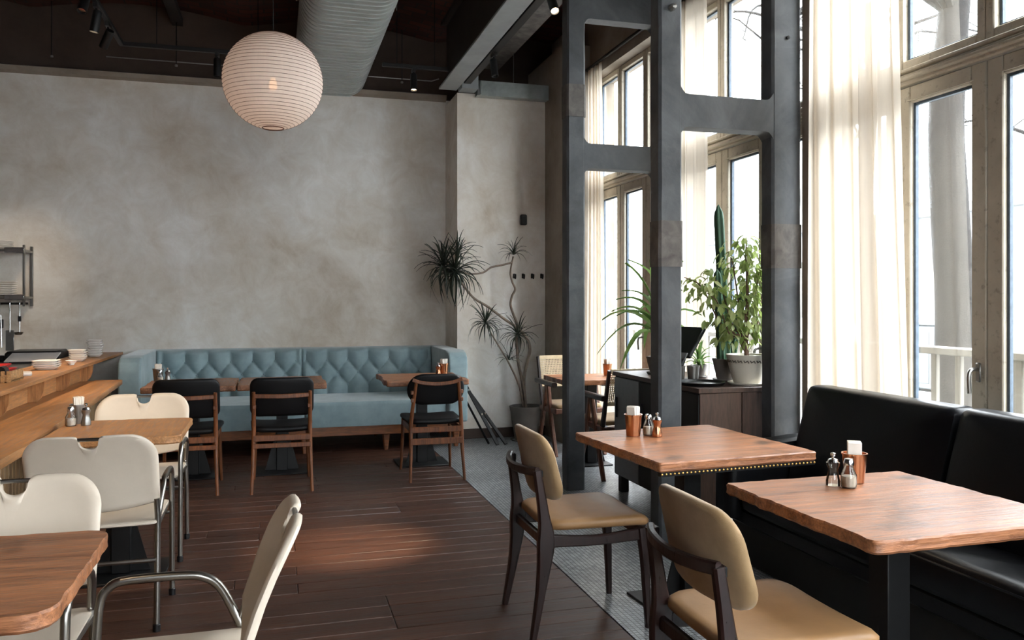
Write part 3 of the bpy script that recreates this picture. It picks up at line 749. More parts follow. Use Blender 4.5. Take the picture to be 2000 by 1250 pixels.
# tufted back panels
pa, pb = .21, .25
bt_mesh = MB().lathe([(0,-.004),(.012,-.003),(.013,.002),(.008,.006),(0,.008)], (0,0,0), 10).mesh('button', 'blue_velvet')
for a, b in ((x0+.185, .2485), (.2515, x1-.185)):
    w = b-a; z0_, z1_ = .44, .925; zr = [.555, .68, .805]
    cxp = (a+b)/2
    def hgt(x, z, w=w):
        q = (x-cxp)/pa; zz = min(max(z, zr[0]), zr[-1]); v = (zz-zr[0])/pb
        s1, s2 = abs(math.sin(PI*(q+v))), abs(math.sin(PI*(q-v)))
        h = (s1*s2)**.42
        if z > zr[-1]: h = h+(1-h)*.25*min(1, (z-zr[-1])/.1)
        e = min(1, (z1_-z)/.03, (x-a)/.03, (b-x)/.03)
        return h*.064*max(0, e)**.5
    nu, nv = int(w/.0125), 40
    m = MB()
    def fr(u, v):
        x = a+w*u; z = z0_+(z1_-z0_)*v
        return (x, yb-.20+.06*v-hgt(x, z), z)
    m.grid(nu, nv, fr)
    m.grid(nu, 3, lambda u, v: (a+w*u, yb-.14+.135*v, z1_+.012*math.sin(v*PI)))
    m.rings([[(a, yb-.19, z0_), (b, yb-.19, z0_), (b, yb-.005, z0_), (a, yb-.005, z0_)], [(a, yb-.138, z1_-.001), (b, yb-.138, z1_-.001), (b, yb-.005, z1_-.001), (a, yb-.005, z1_-.001)]])
    bk_ = m.build('backrest', 'blue_velvet', t, True, 70)
    for r_, z in enumerate(zr):
        off = 0 if r_ % 2 == 0 else .5
        k = -5
        for k in range(-5, 6):
            x = cxp+(k+off)*pa
            if a+.04 < x < b-.04:
                v = (z-z0_)/(z1_-z0_)
                link('button', bt_mesh, bk_, (x, yb-.20+.06*v-.004, z), (R(90), 0, 0))
for s, xa in ((-1, x0), (1, x1)):
    poly = [(yf+.02, .25), (yb, .25), (yb, .935), (yf+.22, .93), (yf+.10, .915), (yf+.04, .875), (yf+.02, .80)]
    m = MB(); m.prism(poly, xa, xa-s*.185, lambda u, v, q: (q, u, v))
    bmesh.ops.bevel(m.bm, geom=[e for e in m.bm.edges], offset=.022, segments=3, affect='EDGES', profile=.6)
    m.build('armrest', 'blue_velvet', t, True, 60)

# ------------------------------------------------------------------ black leather banquette by the window
t = thing('black_banquette', 'long black leather banquette under the near window', 'sofa')
yb0, yb1 = .35, 4.02; xs0 = 2.36
MB().b2(2.42, 2.9, yb0, yb1, .0, .22, .01).build('plinth', 'wall_black', t)
MB().b2(2.375, 2.90, yb0, yb1, .22, .30, .012).build('base', 'black_leather', t)
for a, b in ((2.83, yb1-.17), (1.6, 2.82), (yb0+.01, 1.59)):
    L = b-a
    MB().pad(rrect(.45, L-.006, .04, 5, .06), [(0,0),(.3,0),(.6,0),(.92,0),(.985,.01),(1,.03),(1,.105),(.985,.135),(.93,.15),(.75,.158),(.4,.162),(0,.163)], lambda u, v, c: (xs0+.225+u, (a+b)/2+v, .298+c+.004*math.sin(v*9)*(c > .1)+.003*math.sin(u*25+v*17)*(c > .1))).build('seat', 'black_leather', t, True, 50)
    MB().pad(rrect(L-.006, .52, .035, 5, .05), [(0,-.01),(.3,-.01),(.6,-.008),(.92,0),(.985,.01),(1,.03),(1,.09),(.985,.12),(.92,.134),(.6,.142),(.3,.145),(0,.146)],
             lambda u, v, c: (2.765+.28*v+.075-c+.003*math.sin(u*8+v*6), (a+b)/2+u, .69+v)).build('backrest', 'black_leather', t, True, 50)
    m = MB(); m.tube([(xs0-.002, a+.03, .425), (xs0-.002, b-.03, .425)], .005, 6); m.build('piping', 'black_leather', t)
m = MB(); m.pad(rrect(.60, .17, .05, 5, .05), [(0,0),(.5,0),(.95,0),(1,.02),(1,.32),(.98,.36),(.9,.385),(.6,.395),(0,.40)], lambda u, v, c: (2.60+u, yb1-.085+v, .25+c+.03*(u/.3)*(c > .2)))
m.build('armrest', 'black_leather', t, True, 50)

# ------------------------------------------------------------------ counter with serving shelf
CF = [(-1.10, 1.2), (-1.10, 3.0), (-1.045, 3.66), (-1.25, 7.56)]
t = thing('wooden_counter', 'long light wooden counter along the left side, below the serving shelf', 'counter')
m = MB(); m.prism([(-1.10, 1.2), (-1.10, 4.2), (-1.25, 7.56), (-1.56, 7.56), (-1.56, 1.2)], .705, .745, lambda u, v, a: (u, v, a))
bmesh.ops.bevel(m.bm, geom=[e for e in m.bm.edges], offset=.004, segments=1, affect='EDGES'); m.build('countertop', 'counter_wood', t)
slat = MB().box((0, 0, 0), (.02, .058, .70), .006).mesh('slat', 'ribbed_wood')
for k in range(98):
    y = 1.3+k*.0636
    if y > 7.5: break
    x = -1.16 if y < 4.2 else -1.16-.15*(y-4.2)/3.36
    link('slat', slat, t, (x-.03, y, .352), (0, 0, R(2.5 if y > 4.2 else 0)))
m = MB(); m.prism([(-1.21, 1.2), (-1.21, 4.2), (-1.36, 7.5), (-1.54, 7.5), (-1.54, 1.2)], 0, .704, lambda u, v, a: (u, v, a)); m.build('carcass', 'dark_wood', t, False)
t = thing('serving_shelf', 'raised light wooden serving shelf on brackets above the counter', 'shelf')
MB().b2(-1.80, -1.445, 1.2, YB-.03, .885, .912, .003).build('shelf_board', 'counter_wood', t)
MB().b2(-1.575, -1.555, 1.2, 7.52, .746, .885).build('back_panel', 'counter_wood', t)
bpoly = [(-1.555, .746), (-1.505, .746), (-1.478, .775), (-1.462, .82), (-1.458, .885), (-1.555, .885)]
bm_ = MB().prism(bpoly, -.012, .012, lambda u, v, a: (u, a, v)).mesh('bracket', 'bracket_wood')
for y in (1.62, 2.35, 3.08, 3.81, 4.54, 5.27, 6.0, 6.72, 7.47): link('bracket', bm_, t, (0, y, 0))
t = thing('kitchen_worktop', 'dark kitchen worktop behind the serving shelf', 'counter')
MB().b2(-2.6, -1.82, 1.2, YB-.01, .85, .88, .003).build('worktop', 'dull_steel', t); MB().b2(-2.55, -1.86, 1.25, YB-.02, 0, .85).build('cupboard', 'dark_wood', t, False)

# ------------------------------------------------------------------ table-top things
def cup(x, y, z, label, r=.042, h=.1, mat='copper'):
    m = MB(); m.lathe([(0,0),(r*.8,0),(r,h),(r*1.07,h),(r*1.07,h+.004),(r*.94,h+.004),(r*.74,.006),(0,.006)], (0,0,0), 24)
    return tag(m.build('copper_cup', mat, None, loc=(x, y, z)), label, 'cup', 'metal napkin cups')
def napkins(x, y, z, label, rot=20, h=.135):
    t = thing('paper_napkins', label, 'napkins', (x, y, z+.008), rot, 'folded paper napkins')
    for k in range(7):
        MB().box(((k-3)*.0062, random.uniform(-.002, .002), h/2), (.0054, .046, h+random.uniform(-.006, .004)), .0012, Matrix.Rotation(R((k-3)*1.2), 3, 'Y')).build('napkin', 'paper', t)
    return t
def shaker(x, y, z, label, fill='salt'):
    t = thing('glass_shaker', label, 'shaker', (x, y, z), random.uniform(0, 60), 'salt and pepper shakers')
    m = MB(); m.lathe([(0,0),(.025,0),(.027,.01),(.027,.045),(.015,.07),(.015,.082),(0,.082)], (0,0,0), 16); m.build('bottle', 'bottle_glass', t)
    m = MB(); m.lathe([(0,.004),(.0225,.004),(.0245,.012),(.0245,.04),(0,.042)], (0,0,0), 14); m.build('contents', fill, t)
    m = MB(); m.lathe([(0,.078),(.018,.078),(.018,.09),(.014,.1),(0,.103)], (0,0,0), 14); m.build('cap', 'chrome', t)
def mill(x, y, z, label, mat='dull_steel'):
    t = thing('pepper_mill', label, 'pepper mill', (x, y, z), 0, 'salt and pepper shakers')
    m = MB(); m.lathe([(0,0),(.024,0),(.025,.015),(.019,.04),(.016,.055),(.022,.07),(.023,.08),(0,.081)], (0,0,0), 16); m.build('body', mat, t)
    m = MB(); m.lathe([(0,.081),(.02,.082),(.016,.092),(.005,.096),(.005,.101),(.009,.105),(.009,.113),(0,.117)], (0,0,0), 14); m.build('knob', 'chrome', t)
ZT = .752
cup(1.665, 3.66, ZT, 'copper cup holding napkins on the studded table'); napkins(1.665, 3.66, ZT, 'folded white napkins in the copper cup on the studded table', 35)
shaker(1.745, 3.66, ZT, 'glass salt shaker beside the copper cup on the studded table'); mill(1.765, 3.605, ZT, 'squat copper coloured pepper mill on the studded table', 'copper')
cup(2.005, 2.50, ZT, 'copper cup holding napkins on the nearest right table'); napkins(2.005, 2.50, ZT, 'cream napkins in the copper cup on the nearest right table', 55)
shaker(1.925, 2.43, ZT, 'glass salt shaker half full, on the nearest right table'); mill(1.895, 2.475, ZT, 'glass and steel pepper mill on the nearest right table', 'bottle_glass')
cup(1.43, 7.17, ZT, 'copper cup with napkins on the lone sofa table'); napkins(1.43, 7.17, ZT, 'white napkins in the cup on the lone sofa table', 15)
mill(1.372, 7.13, ZT, 'small copper pepper mill on the lone sofa table', 'copper')
cup(-.93, 7.24, ZT, 'metal cup with napkins on the left joined sofa table', mat='dull_steel'); napkins(-.93, 7.24, ZT, 'white napkins in the cup on the left joined sofa table', 15)
shaker(-.905, 7.15, ZT, 'glass salt shaker on the left joined sofa table'); mill(-.85, 7.18, ZT, 'steel pepper mill on the left joined sofa table')
cup(-1.02, 4.86, ZT-.002, 'steel cup with napkins on the table by the counter', mat='dull_steel'); napkins(-1.02, 4.86, ZT, 'white napkins on the table by the counter', 20)
shaker(-1.035, 4.76, ZT, 'glass salt shaker on the table by the counter'); mill(-.965, 4.77, ZT, 'steel pepper mill on the table by the counter')
cup(2.81, 6.72, ZT, 'copper cup on the table by the far window'); napkins(2.81, 6.72, ZT, 'white napkins on the table by the far window', 10)

# ------------------------------------------------------------------ dishes and kitchen things
def square_dish():
    def f(a, b, c): return (a, b, c)
    o = rrect(.125, .125, .02, 3, .05)
    pr = [(0, 0), (.62, 0), (.7, .002), (1, .022), (1, .025), (.95, .024), (.72, .008), (.6, .006), (0, .006)]
    return MB().pad(o, pr, f).mesh('square_dish', 'porcelain', True, 40)
sd = square_dish()
ordn = ['lowest', 'second lowest', 'third', 'fourth', 'fifth', 'sixth', 'topmost']
def stack(name, me, x, y, z, n, dz, where, cat, grp, jit=.006, rot=0, sc=1):
    for k in range(n):
        w_ = 'topmost' if k == n-1 else ordn[k]
        o = link(name, me, None, (x+random.uniform(-jit, jit), y+random.uniform(-jit, jit), z+k*dz), (0, 0, R(rot+random.uniform(-4, 4))), (sc, sc, 1))
        tag(o, '%s white %s %s' % (w_, cat, where), cat, grp)
stack('square_dish', sd, -1.60, 6.62, .913, 4, .014, 'in the nearest low stack on the serving shelf', 'dish', 'square dishes on the serving shelf', sc=1.3)
stack('square_dish', sd, -1.57, 7.46, .913, 5, .018, 'in the middle stack on the serving shelf', 'dish', 'square dishes on the serving shelf')
stack('square_dish', sd, -1.56, 8.08, .913, 7, .021, 'in the tallest stack near the back wall', 'dish', 'square dishes on the serving shelf', rot=3)
m = MB(); m.lathe([(0,0),(.02,0),(.022,.006),(.045,.035),(.042,.035),(.018,.01),(0,.008)], (0,0,0), 18)
tag(m.build('sauce_bowl', 'porcelain', None, loc=(-1.53, 7.05, .913)), 'small white bowl between two dish stacks on the serving shelf', 'bowl')
m = MB(); m.pad(rrect(.34, .5, .03, 4, .1), [(0,0),(.9,0),(1,.022),(1,.026),(.96,.026),(.88,.006),(0,.006)], lambda a, b, c: (a, b, c))
rt = m.mesh('red_tray', 'red_plastic')
tag(link('red_tray', rt, None, (-2.05, 6.75, .881)), 'lower red plastic tray behind the serving shelf', 'tray', 'red trays')
tag(link('red_tray', rt, None, (-2.08, 6.78, .909), (0, 0, R(5))), 'upper red plastic tray behind the serving shelf', 'tray', 'red trays')
t = thing('slatted_crate', 'small light wooden slatted crate on the serving shelf at the left edge', 'crate', (-1.63, 5.72, .913))
MB().b2(-.09, .09, -.13, .13, .006, .016).build('base', 'crate_wood', t)
for k in range(6): MB().b2(-.09+k*.031, -.068+k*.031, -.135, -.128, .0, .07, .002).build('slat', 'crate_wood', t)
for k in range(8): MB().b2(.083, .09, -.125+k*.032, -.101+k*.032, .0, .07, .002).build('slat', 'crate_wood', t)
m = MB(); m.tube([(0, -.04, 0), (0, .04, 0)], .032, 14); tag(m.build('tape_roll', 'black_plastic', None, loc=(-1.74, 6.12, .945)), 'black roll lying on the serving shelf beside the crate', 'roll')
m = MB(); m.b2(-.05, .05, -.09, .09, 0, .02, .006); tag(m.build('label_pad', 'white_plastic', None, loc=(-1.62, 6.14, .913), rot=(0, 0, R(15))), 'pale pad beside the black roll on the serving shelf', 'pad')
t = thing('black_scale', 'black kitchen appliance with a sloping white plate by the back wall', 'appliance', (-2.06, 8.1, .881))
MB().b2(-.20, .22, -.1, .3, 0, .09, .02).build('body', 'black_plastic', t)
MB().box((.05, -.2, .045), (.38, .24, .012), .003, Matrix.Rotation(R(14), 3, 'X')).build('plate', 'white_plastic', t)
MB().b2(-.45, -.22, .0, .1, .0, .05, .01).build('handle', 'black_plastic', t); MB().b2(-.1, .2, -.32, -.1, 0, .015).build('foot', 'black_plastic', t)
m = MB(); m.lathe([(0,0),(.05,0),(.085,.06),(.082,.06),(.048,.008),(0,.008)], (0,0,0), 20); wb = m.mesh('wooden_bowl', 'bracket_wood')
for k in range(4):
    tag(link('wooden_bowl', wb, None, (-2.36, 7.35, .881+k*.032)), '%s wooden bowl of the stack at the left edge' % ('topmost' if k == 3 else ordn[k]), 'bowl', 'stacked wooden bowls')
t = thing('wall_rack', 'dark steel wall rack holding white plates at the left edge', 'rack')
for z in (1.865, 1.43): MB().b2(-3.3, -2.235, YB-.28, YB-.005, z, z+.022, .003).build('shelf_board', 'dull_steel', t)
for x in (-2.245, -3.28): MB().b2(x-.012, x+.012, YB-.03, YB-.004, 1.36, 1.93, .003).build('upright', 'dull_steel', t); MB().b2(x-.01, x+.01, YB-.28, YB-.26, 1.36, 1.93, .003).build('upright', 'dull_steel', t)
for z in (1.885, 1.45): MB().b2(-2.40, -2.237, YB-.30, YB-.28, z-.03, z+.02, .004).build('end_cap', 'chrome', t)
m = MB(); m.tube([(-3.3, YB-.2, 1.385), (-2.225, YB-.2, 1.385)], .012, 8); m.build('hanging_bar', 'chrome', t)
m = MB(); m.lathe([(0,0),(.08,0),(.09,.006),(.135,.018),(.135,.021),(.085,.01),(0,.006)], (0,0,0), 28); rp = m.mesh('round_plate', 'porcelain')
stack('round_plate', rp, -2.50, YB-.15, 1.888, 6, .012, 'on the top of the wall rack', 'plate', 'plates on the wall rack', .003)
stack('round_plate', rp, -2.47, YB-.15, 1.453, 7, .02, 'on the lower shelf of the wall rack', 'plate', 'plates on the wall rack', .004)
for x, kind, lab in ((-2.295, 'ladle', 'steel ladle hanging rightmost under the wall rack'), (-2.375, 'spatula', 'steel spatula hanging in the middle under the wall rack'), (-2.46, 'tongs', 'long steel tongs hanging leftmost under the wall rack')):
    t = thing('kitchen_utensil', lab, 'utensil', (x, YB-.2, 0), 0, 'hanging kitchen utensils')
    m = MB(); m.tube(spline([(0, 0, 1.39), (0, -.012, 1.40), (0, -.018, 1.385), (0, -.015, 1.30), (0, -.015, 1.12)]), .006, 8); m.build('handle', 'chrome', t)
    if kind == 'spatula': MB().b2(-.035, .035, -.02, -.014, .95, 1.14, .004).build('blade', 'dull_steel', t)
    elif kind == 'ladle': MB().lathe([(0,0),(.03,.008),(.045,.03),(.043,.032),(.028,.012),(0,.004)], (0, -.045, 1.09), 16).build('ladle_bowl', 'chrome', t); MB().b2(-.012, .012, -.024, -.008, 1.22, 1.27).build('grip', 'black_plastic', t)
    else: MB().tube([(.012, -.02, 1.28), (.022, -.03, .98)], .006, 8).build('arm', 'chrome', t); MB().b2(-.03, .03, -.02, -.0, 1.16, 1.24, .004).build('hinge', 'black_plastic', t)

# ------------------------------------------------------------------ cabinet between the column frames
t = thing('service_cabinet', 'dark wood service cabinet between the two concrete column frames', 'cabinet')
cx0, cx1, cy0, cy1, cz = 2.42, 2.915, 4.38, 5.66, .885
MB().b2(cx0-.008, cx1, cy0-.008, cy1+.008, cz-.03, cz, .003).build('top', 'cabinet_wood', t)
MB().b2(cx0+.01, cx1, cy0+.012, cy1, .12, cz-.03, .002).build('body', 'wall_black', t)
for a, b in ((cx0+.005, cx0+.285), (cx0+.29, cx1)): MB().b2(a, b, cy0, cy0+.014, .12, cz-.032, .002).build('end_panel', 'cabinet_wood', t)
for a, b in ((cy0+.01, cy0+.42), (cy0+.43, cy0+.84), (cy0+.85, cy1-.01)):
    d = MB().b2(cx0-.002, cx0+.012, a, b, .13, cz-.04, .002).build('door', 'grey_panel' if a > 5 else 'wall_black', t)
    MB().b2(cx0-.014, cx0-.002, b-.06, b-.045, .55, .70, .003).build('handle', 'black_steel', d)
for x in (cx0+.05, cx1-.05):
    for y in (cy0+.06, cy1-.06): MB().b2(x-.03, x+.03, y-.03, y+.03, 0, .12, .003).build('leg', 'wall_black', t)
t = thing('till_monitor', 'black touchscreen till on a slanted stand on the cabinet', 'monitor', (2.56, 4.93, cz), -72)
MB().b2(-.09, .09, -.10, .10, 0, .015, .004).build('base', 'black_plastic', t)
MB().bar([(.02, -.06, .032), (.0, .04, .17)], [(.10,.05),(.09,.04)], (1,0,0)).build('stand', 'black_plastic', t)
sc_ = MB().box((0, .02, .25), (.33, .028, .24), .006, Matrix.Rotation(R(-38), 3, 'X')).build('screen', 'black_plastic', t)
MB().box((0, -.07, .165), (.30, .012, .05), .003, Matrix.Rotation(R(-38), 3, 'X')).build('card_reader', 'grey_panel', t)
m = MB(); m.pad([(.15*math.cos(2*PI*k/32), .15*math.sin(2*PI*k/32)) for k in range(32)], [(0,0),(.88,0),(1,.018),(1,.021),(.97,.021),(.88,.006),(0,.006)], lambda a,b,c: (a,b,c))
tag(m.build('serving_tray', 'black_plastic', None, loc=(2.54, 4.575, cz+.001)), 'round black serving tray on the cabinet beside the flowerpot', 'tray')
for x, y, lab in ((2.49, 4.77, 'steel tumbler on the cabinet, left of the pair behind the tray'), (2.585, 4.76, 'steel tumbler on the cabinet, right of the pair behind the tray')):
    m = MB(); m.lathe([(0,0),(.032,0),(.04,.10),(.042,.10),(.042,.104),(.037,.104),(.030,.006),(0,.006)], (0,0,0), 20)
    tag(m.build('steel_tumbler', 'dull_steel', None, loc=(x, y, cz+.001)), lab, 'cup', 'steel tumblers on the cabinet')

# ------------------------------------------------------------------ plants
def pot(t, r, h, mat, motif=False, z=0):
    m = MB(); m.lathe([(0,0),(r*.66,0),(r*.72,.02),(r*.92,h*.62),(r*.98,h*.85),(r*1.0,h*.87),(r*1.05,h),(r*.97,h),(r*.9,h*.86),(0,h*.86)], (0,0,z), 28); p = m.build('pot', mat, t)
    m = MB(); m.lathe([(0,h*.861),(r*.9,h*.861),(r*.5,h*.89),(0,h*.9)], (0,0,z), 20); m.build('soil', 'soil', t)
    m = MB(); m.lathe([(0,-.0),(r*.9,0),(r*1.0,.012),(r*.98,.015),(r*.85,.006),(0,.005)], (0,0,z-.006), 28); m.build('saucer', mat, t)
    if motif:
        m = MB(); n = 20
        for k in range(n):
            a = 2*PI*k/n; rr = r*.985; zz = z+h*.78
            pts = [(rr*.985*math.cos(a+q*.06), rr*.985*math.sin(a+q*.06), zz+.008*math.sin(q*2.4)) for q in (-2, -1, 0, 1, 2)]
            m.tube(pts, .0036, 5)
        m.build('motif', 'pot_motif', p)
    return p
def strap_leaf(L, w, droop, name, mat, n=7):
    m = MB()
    def f(u, v):
        ww = w*(math.sin(PI*min(1, .12+.88*u))**.6)*(1-.3*u); s = (v-.5)*2
        x = L*(u-droop*.22*u*u); z = L*(.28*u-droop*.9*u*u*u*.6-droop*.25*u*u)
        return (x, s*ww/2, z+abs(s)*w*.25)
    m.grid(n, 2, f); return m.mesh(name, mat, True, 180)
dl = [strap_leaf(.34, .022, d, 'leaf', 'dracaena_leaf') for d in (.25, .6, 1.0)]
def rosette(t, c, n, scale, seed, hang=.5):
    rnd = random.Random(seed)
    for k in range(n):
        az = k*2.39996+rnd.uniform(-.3, .3); f = k/n
        el = 75-75*f-rnd.uniform(0, 25)*hang*2 if hang < .8 else 65-115*f+rnd.uniform(-10, 10)
        o = link('leaf', dl[min(2, int(f*2.2+rnd.uniform(0, .9)))], t, c, (rnd.uniform(-.3, .3), -R(el), az), (scale*rnd.uniform(.7, 1.1),)*3)
def P2(px, py, Y):   # photograph pixel on the plane at depth Y, relative to the room
    xc = (px-1000)/1600; th = R(16.04); fwd = Y/(math.cos(th)-xc*math.sin(th))
    return Vector((fwd*(xc*math.cos(th)+math.sin(th)), Y, 1.4+(590-py)/1600*fwd))
DX, DY = 2.44, 7.98
t = thing('dragon_tree', 'tall dragon tree with crooked bare stems in a grey pot by the pilaster', 'plant', (DX, DY, 0))
pot(t, .16, .345, 'terracotta_grey')
def cp(cx_, cy_, Y): p = P2(820+cx_/3.288, 440+cy_/3.288, Y); return (p.x-DX, p.y-DY, p.z)
stemA = [(0, 0, .30)]+[cp(*q) for q in ((668,1000,7.96),(690,880,7.94),(707,800,7.92),(690,730,7.9),(630,662,7.88),(540,600,7.86),(440,525,7.84),(350,470,7.82),(290,400,7.80),(225,310,7.78))]
stemB = [(0.01, .02, .30)]+[cp(*q) for q in ((655,990,8.0),(632,880,8.02),(622,720,8.02),(625,640,8.0),(600,570,8.0),(583,510,8.0),(592,455,8.0),(612,410,8.0),(592,360,8.0),(582,300,8.0),(600,200,8.0))]
stemC = [cp(*q) for q in ((590,240,8.0),(530,255,7.96),(460,270,7.92),(410,302,7.9),(350,312,7.87),(280,306,7.84),(210,270,7.82))]
stemD = [(-.02, .0, .30)]+[cp(*q) for q in ((640,1040,7.92),(580,900,7.88),(510,780,7.84),(430,650,7.80))]
stemE = [(0.0, -.02, .30)]+[cp(*q) for q in ((650,960,7.9),(625,850,7.88),(630,720,7.86))]
for st, r0, r1 in ((stemA, .018, .010), (stemB, .017, .009), (stemC, .010, .008), (stemD, .011, .007), (stemE, .012, .008)):
    pts = spline(st, 5); MB().tube(pts, [r0, r1], 8).build('stem', 'stem_bark', t)
rosette(t, cp(225, 300, 7.78), 64, 1.12, 1, .9); rosette(t, cp(150, 270, 7.8), 46, 1.05, 2, .9)
rosette(t, cp(240, 190, 7.82), 26, .8, 9, .3)
rosette(t, cp(603, 190, 8.0), 24, .62, 3, .15); rosette(t, cp(422, 630, 7.8), 42, .78, 4, .8); rosette(t, cp(630, 705, 7.86), 40, .78, 5, .85); rosette(t, cp(572, 865, 7.87), 14, .66, 6, .6)
# rubber fig on the cabinet
FX, FY = 2.835, 4.52
t = thing('potted_fig', 'leafy variegated fig in a cream pot with a patterned rim on the cabinet', 'plant', (FX, FY, cz+.008))
pot(t, .128, .18, 'glazed_pot', True)
rnd = random.Random(4)
lm = MB()
def ff(u, v):
    s = (v-.5)*2; w_ = .019*math.sin(PI*min(.98, u*.93+.04))**.8*(1-.15*u)
    return (.07*u, s*w_/1.0, -.03*u*u+abs(s)*.006+.01*u)
lm.grid(6, 2, ff); fm = lm.mesh('leaf', 'ficus_leaf', True, 180)
tips = []
for k, (dx, dy, hh) in enumerate(((.0,.0,.62),(-.09,.03,.66),(.06,-.02,.56),(-.16,.05,.50),(.12,.03,.44),(-.05,-.06,.72),(-.22,-.02,.40),(-.30,.04,.50))):
    st = [(0.005*k-.015, .004*k-.01, .15), (.2*dx-.02, .2*dy, .30), (.6*dx, .6*dy, hh*.75), (dx, dy, hh+.1), (dx*1.4, dy*1.4-.02, hh+.16)]
    sp = spline(st, 6); MB().tube(sp, [.013 if k == 0 else .008, .003], 7).build('branch', 'ficus_bark', t); tips += sp[9:]
for k in range(270):
    b = Vector(rnd.choice(tips)); rr = rnd.gauss(0, .055); az = rnd.uniform(0, 2*PI)
    p = b+Vector((math.cos(az)*abs(rr), math.sin(az)*abs(rr)*.8, rnd.gauss(-.01, .045)))
    p.z = max(p.z, .24); p.y = max(p.y, -.10); p.x = min(p.x, .06)
    link('leaf', fm, t, p, (rnd.uniform(-.8, .8), R(rnd.uniform(5, 70)), az), (rnd.uniform(.65, .95),)*3)
m = MB()
for k in range(300):
    b = Vector(rnd.choice(tips)); az = rnd.uniform(0, 2*PI); rr = abs(rnd.gauss(0, .06))
    p = b+Vector((math.cos(az)*rr, math.sin(az)*rr*.8, rnd.gauss(-.01, .05))); p.z = max(p.z, .24); p.y = max(p.y, -.10); p.x = min(p.x, .06)
    M = Matrix.Translation(p) @ Matrix.Rotation(az, 4, 'Z') @ Matrix.Rotation(R(rnd.uniform(5, 70)), 4, 'Y') @ Matrix.Rotation(rnd.uniform(-.8, .8), 4, 'X') @ Matrix.Scale(rnd.uniform(.6, .9), 4)
    V = [[m.bm.verts.new(M @ Vector(ff(i/4, j/2))) for j in range(3)] for i in range(5)]
    for i in range(4):
        for j in range(2): m.bm.faces.new((V[i][j], V[i+1][j], V[i+1][j+1], V[i][j+1]))
tag(m.build('foliage', 'ficus_leaf', t, True, 180), kind='stuff')
# columnar cactus
t = thing('potted_cactus', 'tall dark columnar cactus behind the fig', 'plant', (2.82, 4.745, cz+.008))
pot(t, .09, .14, 'terracotta_grey')
for (bx, by_, hh, r_, lean) in ((0, 0, 1.04, .030, -.06), (.05, .02, .55, .022, .10), (-.05, -.02, .62, .024, -.03)):
    rings = []
    for i in range(22):
        q = i/21; rr = r_*(1 if q < .9 else math.sqrt(max(.01, 1-((q-.9)/.1)**2)))
        rings.append([(bx+lean*q+rr*(1+.16*math.cos(5*2*PI*k/30))*math.cos(2*PI*k/30), by_+rr*(1+.16*math.cos(5*2*PI*k/30))*math.sin(2*PI*k/30), .1+hh*q) for k in range(30)])
    MB().rings(rings).build('cactus_column', 'cactus_skin', t, True, 60)
# corn plant with long strap leaves and spider plant
sl = [strap_leaf(.46, .06, d, 'leaf', 'strap_leaf') for d in (.3, .7, 1.1)]
def strap_plant(name, label, loc, n, scale, stem, seed, r=.08):
    t = thing(name, label, 'plant', loc); pot(t, r, r*1.5, 'dull_steel' if stem < .2 else 'terracotta_grey')
    rnd = random.Random(seed)
    if stem > .05: MB().tube([(0,0,r), (.01,0,stem)], [.014,.01], 8).build('stem', 'stem_bark', t)
    for k in range(n):
        f = k/n
        if stem > .2 and (math.cos(k*2.39996) > .66): continue   # no leaves into the curtain or the till
        link('leaf', sl[min(2, int(f*2+rnd.uniform(0, .9)))], t, (0, 0, max(stem*(1-.45*f), r*1.4)), (rnd.uniform(-.2, .2), -R(80-70*f+rnd.uniform(-8, 8)), k*2.39996+rnd.uniform(-.3, .3)), (scale*rnd.uniform(.8, 1.1),)*3)
strap_plant('corn_plant', 'tall plant with long green strap leaves behind the till', (2.61, 5.32, cz+.008), 34, 1.05, .46, 12)
strap_plant('spider_plant', 'small bright green spider plant behind the steel tumblers', (2.76, 5.0, cz+.008), 20, .40, .04, 13, .055)

# ------------------------------------------------------------------ wall things
hook = MB(); hook.b2(-.012, .012, -.008, 0, -.02, .03, .003); hook.tube(spline([(0, -.006, .005), (0, -.03, -.01), (0, -.05, -.022), (0, -.062, 0), (0, -.06, .022)]), .007, 7); hook = hook.mesh('coat_hook', 'black_steel')
for k, px_ in enumerate((1004, 1021, 1039, 1057)):
    p = P2(px_, 540, YP); tag(link('coat_hook', hook, None, (p.x, YP-.0, p.z)), '%s of the four black coat hooks on the pilaster wall' % ('leftmost', 'second from left', 'third from left', 'rightmost')[k], 'hook', 'coat hooks')
p = P2(1021, 430, YP); t = thing('wall_sensor', 'small black box mounted on the wall above the coat hooks', 'wall box', (p.x, YP, p.z))
MB().b2(-.034, .034, -.05, 0, -.055, .055, .01).build('housing', 'black_plastic', t); MB().b2(-.02, .02, -.054, -.05, -.04, .03, .002).build('grille', 'black_steel', t)
t = thing('folded_stand', 'folded dark metal stand leaning against the wall beside the blue sofa', 'stand')
for (a, b, wd) in (((2.16, 7.72, .012), (1.86, 8.13, .52), .035), ((2.07, 7.70, .012), (1.84, 8.10, .56), .035), ((2.00, 7.78, .012), (1.83, 8.13, .44), .02)):
    MB().bar([a, b], [(wd, .016)], (1,0,0)).build('leg', 'black_steel', t)
for p_ in ((1.862, 8.05, .515), (1.885, 8.09, .475), (1.955, 7.88, .29), (2.0, 7.93, .29)):
    MB().lathe([(0,-.012),(.009,-.01),(.009,.01),(0,.012)], p_, 8).build('bolt', 'chrome', t)

